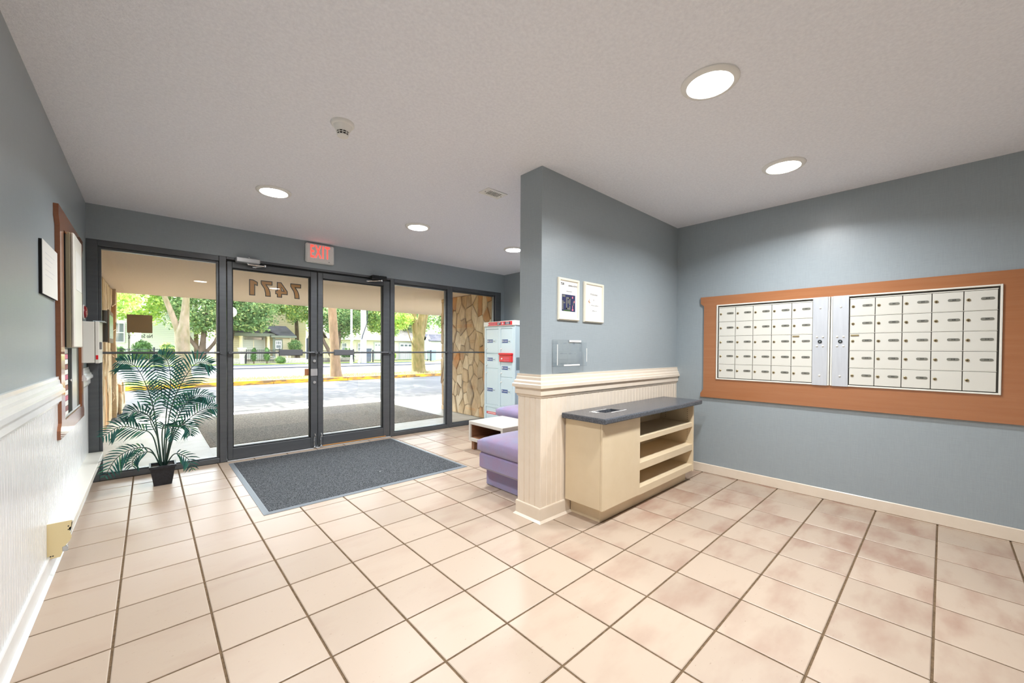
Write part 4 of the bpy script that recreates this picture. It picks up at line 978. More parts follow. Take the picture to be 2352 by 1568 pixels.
# ------------------------------------------------------------------ parcel locker
t = thing('parcel_locker', (4.26, 2.40, 0), 'pale blue parcel locker with red header and lettered doors', 'parcel locker')
LX, ly0, ly1 = 4.055, 2.045, 2.762          # ly0 nearer the viewer
obj('body', bev(LX + .012, XA - .020, ly0 + .006, ly1 - .004, .0, 1.530, .004), M['locker'], t)
fr = MB()
fr.bev(LX, LX + .02, ly0, ly0 + .055, .02, 1.53, .003); fr.bev(LX, LX + .02, ly1 - .040, ly1, .02, 1.53, .003); fr.bev(LX, LX + .02, 2.372, 2.420, .02, 1.53, .003)
for fa, fb in ((ly0 + .055, 2.372), (2.420, ly1 - .040)):
    for za, zb in ((1.490, 1.53), (.270, .312), (.02, .05)): fr.bev(LX, LX + .02, fa, fb, za, zb, .003)
obj('face_frame', fr, M['locker'], t)
hd = obj('header', bev(LX - .018, XA - .018, ly0 - .006, ly1 + .004, 1.530, 1.604, .006), M['white'], t)
sx = LX - .0185
m = MB(); m.box(sx - .0008, sx, ly0 + .045, 2.735, 1.540, 1.596); obj('header_red', m, M['red'], hd)
m = MB(); m.box(sx - .0014, sx - .0006, 2.345, 2.43, 1.547, 1.589); m.box(sx - .0014, sx - .0006, 2.135, 2.255, 1.547, 1.589); obj('header_navy', m, M['navy'], hd)
m = MB(); m.prism([(2.735, 1.540), (2.735, 1.596), (2.62, 1.596), (2.655, 1.574), (2.615, 1.562), (2.665, 1.552), (2.64, 1.540)], 'x', sx - .0014, sx - .0006); obj('header_wing', m, M['white'], hd)
UL = (0, -1, 0)
m = MB()
for k in range(7):
    for zz in (1.572, 1.553): m.box(sx - .0014, sx - .0006, 2.460 + k * .021, 2.460 + k * .021 + .013 + .004 * (k % 2), zz, zz + .009)
obj('header_print', m, M['pink_paper'], hd)
for yc, a, b_ in ((2.388, 'CANADA', 'POST'), (2.195, 'POSTES', 'CANADA')):
    text('header_lettering', a, .020, (sx - .0016, yc, 1.579), UL, V_, M['paper'], hd, offset=.0004, width=.070)
    text('header_lettering', b_, .020, (sx - .0016, yc + (.012 if b_ == 'POST' else 0), 1.558), UL, V_, M['paper'], hd, offset=.0004, width=.046 if b_ == 'POST' else .076)
m = MB(); m.lathe([(.022, sx - .0014), (.022, sx - .0006)], 2.300, 1.568, 20, 'x'); obj('emblem_disc', m, M['pink_paper'], hd)
m = MB(); m.prism([(2.318, 1.585), (2.284, 1.568), (2.318, 1.551), (2.304, 1.568)], 'x', sx - .002, sx - .0012); obj('emblem_wing', m, M['paper'], hd)
def ldoor(name, letter, ya, yb, z0, z1, zl, zk):
    d = obj('door', bev(LX + .004, LX + .016, ya, yb, z0, z1, .003), M['locker'], t)
    px = LX + .0035
    if letter:
        st = obj('sticker', box(px - .0008, px, yb - .165, yb - .026, zl - .026, zl + .026), M['blue'], d)
        text('sticker_letter', letter, .040, (px - .001, yb - .045, zl), UL, V_, M['paper'], st, offset=.0008)
        m = MB(); m.box(px - .0014, px - .0006, yb - .098, yb - .062, zl + .003, zl + .007); m.box(px - .0014, px - .0006, yb - .098, yb - .062, zl - .008, zl - .004); obj('sticker_text', m, M['pole'], st)
        m = MB(); m.prism([(yb - .105, zl + .009), (yb - .105, zl - .009), (yb - .122, zl)], 'x', px - .0014, px - .0006); m.prism([(yb - .142, zl + .009), (yb - .142, zl - .009), (yb - .125, zl)], 'x', px - .0014, px - .0006); obj('sticker_arrow', m, M['paper'], st)
        obj('card_holder', bev(px - .004, px, yb - .232, yb - .165, zl - .022, zl + .022, .001), M['locker'], d)
        obj('card_slot', box(px - .005, px - .0035, yb - .215, yb - .175, zl - .006, zl + .002), M['ink'], d)
    if zk: obj('lock', MB().lathe([(.012, px), (.012, px - .010), (.006, px - .013)], yb - .018, zk, 14, 'x'), M['white'], d, smooth=40)
L0, L1, R0_, R1 = 2.424, ly1 - .044, ly0 + .059, 2.368
ldoor('door', 'A', L0, L1, 1.115, 1.486, 1.305, 1.185); ldoor('door', 'B', L0, L1, .885, 1.108, 1.020, .935); ldoor('door', 'C', L0, L1, .316, .878, .545, .810)
ldoor('door', 'D', R0_, R1, 1.115, 1.486, 1.300, 1.185); ldoor('door', 'E', R0_, R1, .760, .985, .895, .815); ldoor('door', 'F', R0_, R1, .316, .752, .545, .680)
ob = obj('outgoing_box', bev(LX - .020, LX + .012, R0_ - .012, R1 + .012, .990, 1.092, .004), M['red'], t)
obj('outgoing_flap', bev(LX - .034, LX + .006, R0_ - .018, R1 + .018, 1.092, 1.122, .006), M['red'], ob)
obj('outgoing_lock', MB().lathe([(.013, LX - .020), (.013, LX - .030)], R1 - .055, 1.035, 14, 'x'), M['white'], ob, smooth=40)
m = MB()
for k in range(6):
    for zz in (1.050, 1.036, 1.014, 1.002): m.box(LX - .0214, LX - .0199, R0_ + .045 + k * .021, R0_ + .045 + k * .021 + .015, zz, zz + .006)
obj('outgoing_print', m, M['pink_paper'], ob)
obj('kick_panel', bev(LX + .004, LX + .016, ly0 + .059, ly1 - .044, .054, .266, .003), M['locker'], t)
m = MB(); m.box(LX + .0025, LX + .0040, 2.46, 2.70, .165, .200); ks = obj('kick_sticker', m, M['red'], t)
m = MB()
for k in range(9): m.box(LX + .0018, LX + .0027, 2.485 + k * .022, 2.485 + k * .022 + .015, .176, .190)
obj('kick_print', m, M['paper'], ks)
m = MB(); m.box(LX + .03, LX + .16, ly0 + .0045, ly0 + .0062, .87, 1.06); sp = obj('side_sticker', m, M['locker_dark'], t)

# ================================================================== OUTDOORS
# ------------------------------------------------------------------ ground
def ground(name, x0, x1, y0, y1, z, m, label, cat='ground', depth=.3):
    return tag(obj(name, box(x0, x1, y0, y1, z - depth, z), m), label, cat, kind='structure')
ground('porch_floor', -.9, 12.0, 2.90, 6.60, -.012, M['concrete'], 'smooth grey concrete porch floor outside the glass')
ground('porch_pad', .640, 3.930, 3.700, 6.300, -.006, M['aggregate'], 'speckled exposed aggregate panel in front of the doors', depth=.02)
ground('driveway', -30, 45, 6.60, 13.05, -.030, M['asphalt'], 'grey asphalt driveway striped with tree shade')
ground('verge', -30, 45, 13.20, 15.10, .085, M['grass'], 'grass verge behind the yellow kerb')
ground('street', -40, 60, 15.10, 24.6, -.04, M['street'], 'pale sunlit street')
ground('far_sidewalk', -40, 60, 24.6, 29.2, .03, M['sidewalk'], 'grey sidewalk across the street')
ground('far_lawn', -60, 80, 29.2, 75, .05, M['grass'], 'lawn in front of the houses across the street')
tag(obj('road_line', box(-40, 60, 17.6, 17.75, -.045, -.037), M['line']), 'long white line painted on the street', 'road marking', kind='structure')
t = thing('kerb', (5, 13.1, -.03), 'yellow painted kerb along the driveway', 'kerb', kind='structure')
for k in range(11):
    x0 = -9.0 + k * 2.44
    obj('kerb_stone', MB().bev(x0 + .006, x0 + 2.434, 13.03 + .01 * math.sin(k * 2.3), 13.21, -.05, .105 + .006 * math.sin(k * 1.7), .018), M['kerb'] if k in (0, 10) else M['yellow'], t)
mb = MB(); n = 9000                      # grass blades on the verge
gx = RNG.uniform(-3, 16, n); gy = RNG.uniform(13.25, 15.05, n); ga = RNG.uniform(0, 6.28, n); gh = RNG.uniform(.03, .10, n)
for k in range(n):
    ux, uy = math.cos(ga[k]) * .012, math.sin(ga[k]) * .012
    mb.add([(gx[k] - ux, gy[k] - uy, .083), (gx[k] + ux, gy[k] + uy, .083), (gx[k] + uy * 2, gy[k] - ux * 2, .083 + gh[k])], [(0, 1, 2)])
tag(obj('verge_grass', mb, M['blade'], recalc=False), 'short dry grass growing on the verge behind the kerb', 'grass', kind='stuff')
mb = MB()
for bx, by, rx, ry, hh in ((1.1, 13.75, 1.1, .42, .16), (9.05, 13.65, 1.3, .38, .10), (5.3, 13.4, .6, .2, .05)):
    N_ = 14; vs = []; fs = []
    for i in range(5):
        for k in range(N_):
            a = 2 * math.pi * k / N_; r_ = 1 - i / 4.0; q = 1 + .12 * math.sin(3 * a + bx)
            vs.append((bx + rx * r_ * q * math.cos(a), by + ry * r_ * q * math.sin(a), .07 + hh * (1 - r_ * r_)))
    fs = [(i * N_ + k, i * N_ + (k + 1) % N_, (i + 1) * N_ + (k + 1) % N_, (i + 1) * N_ + k) for i in range(4) for k in range(N_)]
    mb.add(vs, fs)
tag(obj('earth_mound', mb, M['earth'], smooth=60), 'bare earth heaped round the verge tree roots', 'earth', kind='stuff')
t = thing('foot_grate', (1.65, 3.1, -.012), 'brown foot-scraper grate set before the doors', 'grate')
obj('tray', box(.78, 2.52, 2.955, 3.22, -.020, -.008), M['ink'], t)
for k in range(9): obj('bar', bev(.79, 2.51, 2.962 + k * .0285, 2.980 + k * .0285, -.010, -.001, .002), M['grate'], t)

# ------------------------------------------------------------------ canopy over the porch
tag(obj('porch_ceiling', box(-3.5, 14.0, 2.92, 7.80, 2.150, 2.55), M['soffit']), 'tan stucco underside of the entrance canopy', 'canopy', kind='structure')
tag(obj('upper_facade', box(-3.5, 14.0, 2.90, 3.10, 2.118, 6.0), M['soffit']), 'tan stucco facade above the entrance', 'facade', kind='structure')
tag(obj('facade_side', box(XA + .2, 14.0, 2.70, 2.92, -.1, 2.118), M['soffit']), 'tan stucco wall right of the entrance', 'facade', kind='structure')

# ------------------------------------------------------------------ split-stone walls
def clip(poly, nx, ny, c):
    out = []; n = len(poly)
    for i in range(n):
        a, b = poly[i], poly[(i + 1) % n]; da = a[0] * nx + a[1] * ny - c; db = b[0] * nx + b[1] * ny - c
        if da <= 0: out.append(a)
        if da * db < 0: u = da / (da - db); out.append((a[0] + (b[0] - a[0]) * u, a[1] + (b[1] - a[1]) * u))
    return out
def stones(u0, u1, v0, v1, count, seed, stretch, gap):
    """irregular cells filling a rectangle; taller than wide by 'stretch'"""
    rr = random.Random(seed); P = []
    for _ in range(count * 40):
        p = (rr.uniform(u0, u1), rr.uniform(v0, v1))
        need = math.sqrt((u1 - u0) * (v1 - v0) / stretch / count) * rr.uniform(.55, .95)
        if all(math.hypot(p[0] - q[0], (p[1] - q[1]) / stretch + .25 * (p[0] - q[0])) > need for q in P): P.append(p)
        if len(P) >= count: break
    cells = []
    for i, p in enumerate(P):
        poly = [(u0, v0), (u1, v0), (u1, v1), (u0, v1)]
        for j, q in enumerate(P):
            if i == j: continue
            # metric: x and z/stretch with a little shear
            ax, ay = p[0], p[1] / stretch; bx, by = q[0], q[1] / stretch
            nx, ny = bx - ax, by - ay; c = (bx * bx + by * by - ax * ax - ay * ay) / 2
            poly = clip(poly, nx, ny / stretch, c)
            if len(poly) < 3: break
        if len(poly) < 3: continue
        cx = sum(a[0] for a in poly) / len(poly); cy = sum(a[1] for a in poly) / len(poly)
        # shrink for the joint, roughen the outline
        out = []
        n = len(poly)
        for k in range(n):
            a, b = poly[k], poly[(k + 1) % n]
            L = math.hypot(b[0] - a[0], b[1] - a[1]); m = max(1, min(3, int(L / .12)))
            for s_i in range(m):
                u = s_i / m; x = a[0] + (b[0] - a[0]) * u; y = a[1] + (b[1] - a[1]) * u
                dx, dy = cx - x, cy - y; dl = max(1e-4, math.hypot(dx, dy)); g = min(.45 * dl, gap * rr.uniform(.6, 1.9))
                out.append((x + dx / dl * g, y + dy / dl * g))
        if len(out) >= 3: cells.append((out, cx, cy))
    return cells
def stone_wall(parent, X, sgn, u0, u1, v0, v1, count, seed, stretch=2.0, gap=.006, proud=(.012, .045), axis='x'):
    rr = random.Random(seed + 1)
    for poly, cx, cy in stones(u0, u1, v0, v1, count, seed, stretch, gap):
        p = rr.uniform(*proud); n = len(poly); vs = []
        for k, (a, b) in enumerate(poly): vs.append((X, a, b))
        for k, (a, b) in enumerate(poly): vs.append((X + sgn * p * rr.uniform(.55, .85), a, b))
        for k, (a, b) in enumerate(poly): vs.append((X + sgn * p * rr.uniform(.85, 1.1), cx + (a - cx) * .86, cy + (b - cy) * .9))
        vs.append((X + sgn * p * 1.08, cx, cy))
        if axis == 'y': vs = [(b_, a_, c_2) for a_, b_, c_2 in vs]
        fs = []
        for k in range(n):
            k2 = (k + 1) % n
            fs += [(k, k2, n + k2, n + k), (n + k, n + k2, 2 * n + k2, 2 * n + k), (2 * n + k, 2 * n + k2, 3 * n)]
        obj('stone', MB().add(vs, fs), M['stone%d' % rr.choice((0, 0, 1, 2, 2, 5, 3, 4))], parent)
sw = tag(obj('stone_wall', box(4.365, 4.62, 2.925, 4.47, -.05, 2.150), M['mortar'], base=(4.49, 3.7, -.05)), 'tan split-stone wall outside the right windows', 'stone wall')
stone_wall(sw, 4.365, -1, 2.925, 4.475, -.01, 2.148, 92, 11, 1.9, .0042)
sl = tag(obj('stone_wall', box(-.85, -.372, 2.925, 7.095, -.05, 2.150), M['mortar'], base=(-.6, 5, -.05)), 'long tan split-stone wall outside the left window', 'stone wall')
stone_wall(sl, -.372, 1, 2.925, 7.085, -.01, 2.148, 74, 23, 2.6, .010, (.012, .042))
tp = tag(obj('stone_pier', box(-.85, -.345, 7.13, 7.75, -.05, 2.150), M['mortar'], base=(-.6, 7.4, -.05)), 'darker stone pier ending the left stone wall', 'stone pier')
stone_wall(tp, -.345, 1, 7.13, 7.75, -.01, 2.148, 16, 31, 2.4, .010, (.012, .05))
stone_wall(tp, 7.13, -1, -.42, -.29, -.01, 2.148, 8, 35, 4.0, .006, (.006, .02), axis='y')
pl = tag(obj('stone_planter', box(-.95, -.300, 7.80, 9.3, -.05, .52), M['mortar'], base=(-.6, 8.5, -.05)), 'low stone planter past the left pier', 'planter')
stone_wall(pl, -.300, 1, 7.80, 9.3, -.03, .52, 14, 41, 1.5, .010, (.012, .05))
obj('planting_soil', box(-.90, -.34, 7.84, 9.25, .40, .50), M['soil'], pl)
# bronze notice case on the left stone wall
t = thing('notice_case', (-.28, 4.2, 1.23), 'dark bronze notice case on the left stone wall', 'notice case')
obj('case', bev(-.345, -.215, 3.90, 4.55, 1.235, 1.575, .006), M['bronze_dark'], t)
obj('case_rim', bev(-.217, -.205, 3.89, 4.56, 1.225, 1.585, .004), M['bronze'], t)
obj('case_window', box(-.2055, -.2035, 3.94, 4.51, 1.275, 1.535), M['house_glass'], t)
obj('case_tag', box(-.30, -.25, 3.888, 3.899, 1.24, 1.44), M['label_grey'], t)

# ------------------------------------------------------------------ trees
def leaf_cloud(centres, radii, per, size, seed, flat=.75):
    """clusters of folded leaves; centres Nx3"""
    rg = np.random.default_rng(seed); C_ = np.repeat(np.asarray(centres), per, 0); R_ = np.repeat(np.asarray(radii), per)
    n = len(C_); d = rg.normal(size=(n, 3)); d /= np.linalg.norm(d, axis=1)[:, None]; r = rg.random(n) ** .5
    P = C_ + d * (R_ * r)[:, None] * np.array([1, 1, flat])
    a = rg.normal(size=(n, 3)) * np.array([1, 1, .45]); a[:, 2] -= .25; a /= np.linalg.norm(a, axis=1)[:, None]
    b = rg.normal(size=(n, 3)); b -= (b * a).sum(1)[:, None] * a; b /= np.linalg.norm(b, axis=1)[:, None]
    nn = np.cross(a, b); s = size * rg.uniform(.6, 1.2, n)[:, None]
    q = lambda u, v, h: P + a * s * u + b * s * v + nn * s * h
    V = np.stack([q(0, 0, 0), q(.34, .48, .10), q(.46, .17, .04), q(1.05, 0, -.06), q(.46, -.17, .04), q(.34, -.48, .10)], 1).reshape(-1, 3)
    mb = MB(); mb.v = [tuple(v) for v in V.tolist()]
    mb.f = [f for k in range(0, 6 * n, 6) for f in ((k, k + 1, k + 2), (k, k + 2, k + 3), (k, k + 3, k + 4), (k, k + 4, k + 5))]
    return mb
def crown_centres(c, r, n, seed, lo=None):
    rg = np.random.default_rng(seed); d = rg.normal(size=(n, 3)); d /= np.linalg.norm(d, axis=1)[:, None]; rad = .45 + .55 * rg.random(n)
    P = np.asarray(c) + d * rad[:, None] * np.asarray(r)
    if lo is not None: P[:, 2] = np.maximum(P[:, 2], lo + rg.random(n) * .5)
    return P
def tree(name, base, label, trunk, bark, crowns, leaf, size, per, seed, group=None):
    """trunk: list of (points, radii); crowns: list of (centre, radius, clusters, cluster radius, lowest)"""
    t = thing(name, base, label, 'tree', group)
    mb = MB()
    for k, (pts, rad) in enumerate(trunk):
        cp = catmull(pts, 4); m = len(cp); rr_ = np.interp(np.linspace(0, 1, m), np.linspace(0, 1, len(rad)), rad).tolist()
        q = MB().tube(cp, rr_, 14 if k == 0 else 10); rg = random.Random(seed + k)
        if k == 0: obj('trunk', q, bark, t, smooth=60)
        else: obj('limb', q, bark, t, smooth=60)
    C_ = []; R_ = []
    for c, r, n, cr, lo in crowns:
        P = crown_centres(c, r, n, seed + len(C_), lo); C_.append(P); R_ += [cr] * n
    o = obj('foliage', leaf_cloud(np.concatenate(C_), R_, per, size, seed), leaf, t, recalc=False); o['kind'] = 'stuff'
    return t
near = 'trees on the verge behind the yellow kerb'
tree('maple_tree', (.86, 13.55, .08), 'verge tree with a thick grey forked trunk behind the palm',
     [([(.86, 13.55, .02), (.87, 13.55, .4), (.87, 13.55, 1.0), (.86, 13.55, 1.6), (.91, 13.55, 2.0), (.95, 13.55, 2.6), (1.0, 13.6, 3.8), (1.2, 13.6, 5.0)], [.34, .205, .178, .19, .125, .092, .07, .04]),
      ([(.80, 13.55, 1.45), (.70, 13.55, 1.90), (.52, 13.53, 2.5), (.30, 13.5, 3.2), (.0, 13.5, 4.4)], [.09, .085, .07, .06, .04]),
      ([(.95, 13.6, 2.9), (1.2, 13.7, 3.6), (1.7, 13.8, 4.6)], [.06, .05, .03])],
     M['bark_grey'], [((.9, 14.2, 6.2), (3.2, 2.8, 2.6), 110, .62, 3.3), ((-1.0, 14.6, 2.75), (1.3, 1.0, .5), 12, .40, 2.35)], M['leaf_c'], .15, 85, 101, near)
tree('maple_tree', (5.30, 13.35, .08), 'verge tree with a straight warm brown trunk seen through the right door',
     [([(5.32, 13.35, .02), (5.31, 13.35, .35), (5.27, 13.35, 1.2), (5.20, 13.35, 2.4), (5.14, 13.35, 3.4), (5.1, 13.4, 4.6)], [.27, .20, .165, .150, .14, .09])],
     M['bark_brown'], [((5.3, 14.0, 6.4), (3.0, 2.8, 2.7), 100, .62, 3.4)], M['leaf_a'], .15, 85, 117, near)
tree('maple_tree', (9.10, 13.85, .08), 'verge tree with a mossy olive forked trunk beside the stone wall',
     [([(9.10, 13.85, .02), (9.09, 13.85, .25), (9.06, 13.85, .8), (9.06, 13.85, 1.5), (9.12, 13.85, 2.0), (9.24, 13.85, 2.8), (9.4, 13.9, 4.2)], [.46, .32, .285, .285, .20, .13, .08]),
      ([(8.98, 13.85, 1.7), (8.90, 13.85, 2.2), (8.84, 13.85, 2.8), (8.7, 13.9, 3.8), (8.5, 13.9, 5)], [.16, .14, .12, .10, .06]),
      ([(9.10, 13.80, 1.7), (9.18, 13.80, 2.2), (9.28, 13.82, 2.8), (9.4, 13.9, 3.8), (9.6, 13.9, 5)], [.18, .16, .15, .12, .06]),
      ([(9.22, 13.85, 1.6), (9.36, 13.85, 2.1), (9.50, 13.88, 2.7), (9.8, 13.9, 3.6), (10.2, 13.9, 4.6)], [.13, .10, .09, .08, .05]),
      ([(8.80, 13.75, 1.25), (8.62, 13.70, 1.55), (8.45, 13.65, 1.95), (8.3, 13.6, 2.3)], [.03, .022, .018, .01])],
     M['bark_moss'], [((9.1, 14.4, 6.4), (3.2, 2.8, 2.6), 100, .62, 3.5), ((8.15, 13.9, 2.45), (.55, .4, .42), 16, .26, 1.95)], M['leaf_c'], .12, 90, 133, near)
far = 'trees standing before the houses across the street'
def far_tree(x, y, label, crowns, leaf, seed, limbs, bark='bark_dark', size=.19, per=125):
    tree('shade_tree', (x, y, .05), label, limbs, M[bark], crowns, leaf, size, per, seed, far)
far_tree(-1.6, 32.0, 'lime green tree at the far left across the street', [((-1.2, 32.0, 4.4), (2.6, 1.8, 2.3), 90, .7, 2.2)], M['leaf_c'], 201,
         [([(-1.6, 32, 0), (-1.6, 32, 1.2), (-1.5, 32, 2.6), (-1.4, 32, 4)], [.22, .17, .15, .08])])
far_tree(2.75, 31.5, 'dark stemmed spreading tree left of the entrance door across the street', [((2.9, 31.8, 4.2), (2.4, 1.7, 2.2), 90, .7, 2.0)], M['leaf_b'], 211,
         [([(2.72, 31.5, 0), (2.72, 31.5, .7), (2.78, 31.5, 1.6), (2.9, 31.5, 2.8), (3.0, 31.6, 4)], [.30, .24, .17, .13, .08]),
          ([(2.66, 31.5, .7), (2.40, 31.5, 1.25), (2.10, 31.5, 1.75), (1.8, 31.5, 2.6)], [.15, .13, .11, .07]),
          ([(2.80, 31.5, .75), (3.15, 31.45, 1.15), (3.50, 31.4, 1.75), (3.8, 31.4, 2.6)], [.14, .12, .10, .07])])
far_tree(4.4, 31.9, 'leafy tree hanging over the beige house porch', [((5.2, 31.3, 4.3), (2.2, 1.2, 1.9), 80, .62, 2.55), ((5.3, 30.6, 2.9), (1.5, .4, .55), 18, .45, 2.45)], M['leaf_b'], 223,
         [([(4.35, 31.9, 0), (4.35, 31.9, 1.2), (4.5, 31.9, 2.4), (4.8, 31.8, 3.6)], [.16, .13, .12, .08])])
far_tree(8.6, 33.9, 'bright green tree behind the beige house roof', [((8.8, 33.3, 4.9), (2.5, 1.4, 1.7), 90, .66, 3.15)], M['leaf_a'], 239,
         [([(9.5, 35.2, 0), (9.4, 35.0, 1.6), (9.2, 34.4, 3.2), (9.0, 34, 4.4)], [.2, .16, .14, .08])])
far_tree(11.5, 30.6, 'dark forked tree behind the lamp standard', [((11.6, 30.9, 4.0), (2.5, 1.6, 2.0), 100, .66, 1.75)], M['leaf_b'], 251,
         [([(11.05, 30.6, 0), (11.05, 30.6, .5), (11.2, 30.6, 1.3), (11.4, 30.6, 2.6), (11.5, 30.7, 4)], [.30, .26, .22, .15, .08]),
          ([(10.9, 30.6, .3), (10.5, 30.6, 1.1), (10.15, 30.6, 1.8), (9.9, 30.6, 2.8)], [.18, .14, .12, .07])])
far_tree(15.4, 30.9, 'green tree right of the utility pole', [((15.4, 31.2, 4.0), (2.2, 1.5, 1.7), 85, .62, 2.15)], M['leaf_a'], 263,
         [([(15.6, 31.2, 0), (15.6, 31.2, 1.4), (15.5, 31.2, 2.6), (15.4, 31.2, 3.8)], [.12, .10, .09, .06])])
far_tree(20.5, 37.5, 'soft green tree behind the grey shed', [((20.8, 37.5, 5.2), (3.6, 2.2, 2.8), 110, .8, 2.4)], M['leaf_b'], 277,
         [([(20.5, 37.5, 0), (20.5, 37.5, 2), (20.6, 37.5, 4), (20.7, 37.5, 6)], [.25, .2, .16, .1])])
for k, (x, y, lb) in enumerate(((-3.5, 46, 'tall backdrop tree furthest left behind the houses'), (3.5, 48, 'tall backdrop tree behind the pale sided house'), (10.5, 47, 'tall backdrop tree behind the beige house'), (17.0, 46, 'tall backdrop tree left of the cream house'), (25.0, 47, 'tall backdrop tree behind the cream house'), (33.0, 46, 'tall backdrop tree furthest right behind the stone wall'))):
    tree('backdrop_tree', (x, y, .05), lb, [([(x, y, 0), (x, y, 2), (x, y, 4), (x, y, 6)], [.3, .25, .2, .12])], M['bark_dark'],
         [((x, y, 6.2), (4.6, 2.4, 4.2), 120, 1.0, 2.0)], M['leaf_b'] if k % 2 else M['leaf_a'], .34, 70, 301 + k * 7, 'backdrop trees behind the houses')

# ------------------------------------------------------------------ street furniture
t = thing('lamp_post', (11.32, 27.9, .03), 'slim pale metal lamp standard across the street', 'lamp post')
obj('pole', MB().lathe([(.115, .03), (.115, .30), (.075, .36), (.072, 2.0), (.060, 6.5)], 11.32, 27.9, 16), M['pole'], t, smooth=40)
obj('hand_hole', bev(11.36, 11.44, 27.80, 27.90, 1.75, 2.15, .01), M['pole'], t)
t = thing('utility_pole', (12.60, 28.80, .03), 'thick weathered utility pole beside the lamp standard', 'utility pole')
obj('pole', MB().lathe([(.225, .0), (.215, 2), (.195, 6.5)], 12.60, 28.80, 18), M['pole_wood'], t, smooth=40)
obj('cable_guard', MB().tube([(12.10, 28.5, .03), (12.24, 28.55, .5), (12.34, 28.60, 2.0), (12.36, 28.60, 6)], [.09, .05, .05, .05], 8), M['pole'], t, smooth=50)
obj('cable', MB().tube([(12.34, 28.53, 1.9), (12.54, 28.53, 2.5), (12.79, 28.56, 3.2), (12.84, 28.62, 4.2), (12.74, 28.62, 6)], .028, 6), M['iron'], t, smooth=50)
t = thing('globe_lamp', (2.06, 13.45, .08), 'white globe lamp on a post half hidden by the door frame', 'lamp post')
obj('post', MB().lathe([(.07, .08), (.035, .25), (.03, 2.12), (.05, 2.16)], 2.06, 13.45, 14), M['bronze_dark'], t, smooth=40)
obj('globe', MB().lathe([(.06, 2.16)] + [(.175 * math.sin(a), 2.335 - .175 * math.cos(a)) for a in [.4 + k * .27 for k in range(11)]], 2.06, 13.45, 20), M['white'], t, smooth=60)
t = thing('sign_board', (8.85, 29.8, .05), 'dark upright sign board at the edge of the far sidewalk', 'sign')
obj('board', bev(8.69, 9.02, 29.75, 29.82, .36, 1.91, .01), M['iron'], t); obj('post', bev(8.66, 8.70, 29.74, 29.83, .05, 1.95, .006), M['pole'], t)
def bin_(x0, x1, y, z1, m, label):
    t = thing('wheeled_bin', ((x0 + x1) / 2, y + .25, .05), label, 'bin', 'wheeled bins on the far sidewalk')
    q = MB(); d = (x1 - x0) * .06
    q.add([(x0 + d, y + .04, .08), (x1 - d, y + .04, .08), (x1 - d, y + .50, .08), (x0 + d, y + .50, .08), (x0, y, z1 - .1), (x1, y, z1 - .1), (x1, y + .55, z1 - .1), (x0, y + .55, z1 - .1)], [(0, 3, 2, 1), (4, 5, 6, 7), (0, 1, 5, 4), (1, 2, 6, 5), (2, 3, 7, 6), (3, 0, 4, 7)])
    obj('tub', q, m, t); obj('lid', bev(x0 - .02, x1 + .02, y - .03, y + .60, z1 - .1, z1, .03), m, t)
    w_ = MB(); w_.lathe([(.1, x0 + .02), (.1, x0 + .07)], y + .48, .15, 14, 'x'); w_.lathe([(.1, x1 - .07), (.1, x1 - .02)], y + .48, .15, 14, 'x'); obj('wheels', w_, M['iron'], t)
bin_(13.07, 13.55, 29.5, 1.18, M['bin_dark'], 'charcoal wheeled bin beside the utility pole')
bin_(19.22, 19.92, 29.9, 1.10, M['bin'], 'blue grey wheeled bin in front of the shed')
def fence(x0, x1, y, z0, z1, label, step=.11, post=1.9):
    t = thing('iron_fence', ((x0 + x1) / 2, y, z0), label, 'fence', 'black iron fences across the street')
    n = max(2, int(round((x1 - x0) / post)) + 1)
    for k in range(n):
        x = x0 + (x1 - x0) * k / (n - 1); obj('post', bev(x - .045, x + .045, y - .045, y + .045, .03, z1 + .06, .01), M['iron'], t)
    for z in (z0 + .08, z1 - .08): obj('rail', bev(x0, x1, y - .018, y + .018, z - .018, z + .018, .003), M['iron'], t)
    mb = MB(); k = x0 + .06
    while k < x1: mb.box(k - .008, k + .008, y - .008, y + .008, z0, z1); k += step
    o = obj('pickets', mb, M['iron'], t); o['kind'] = 'stuff'
fence(-3.0, 2.0, 30.9, .35, 1.12, 'iron fence before the hedges on the far left')
fence(5.10, 7.2, 30.9, .20, 1.08, 'iron fence before the beige house')
fence(10.0, 12.6, 30.9, .10, 1.05, 'iron fence behind the forked tree')
fence(13.66, 19.1, 29.5, .10, 1.00, 'iron gate fence before the cream house')
tag(obj('low_wall', bev(-6, 12.8, 31.02, 31.16, .0, .42, .03), M['urn']), 'low stone wall running under the iron fences', 'wall')
# hedges and clipped bushes
def bush(name, c, r, label, seed, n=70, leaf='hedge', size=.10, per=45):
    t = thing(name, (c[0], c[1], .05), label, 'bush')
    mb = MB(); N_ = 12; prof = [(max(.02, r[0] * .80 * math.sin(math.pi * (k + .35) / 9.7)), c[2] - r[2] * .82 * math.cos(math.pi * k / 9)) for k in range(10)]
    mb.lathe(prof, c[0], c[1], N_); mb.v = [(x, c[1] + (y - c[1]) * r[1] / r[0], z) for x, y, z in mb.v]
    obj('core', mb, M['hedge'], t, smooth=60)
    obj('stem', MB().lathe([(.05, .03), (.04, c[2])], c[0], c[1], 8), M['bark_dark'], t, smooth=50)
    rg = np.random.default_rng(seed); d = rg.normal(size=(n, 3)); d /= np.linalg.norm(d, axis=1)[:, None]
    o = obj('leaves', leaf_cloud(np.asarray(c) + d * np.asarray(r) * .86, [min(r) * .28] * n, per, size, seed, 1.0), M[leaf], t, recalc=False); o['kind'] = 'stuff'
bush('clipped_hedge', (-1.95, 32.2, .75), (1.1, .5, .72), 'square clipped hedge at the far left', 401, 90)
bush('clipped_bush', (-.25, 32.2, .85), (.52, .5, .82), 'rounded dark bush below the window lettering', 403, 80)
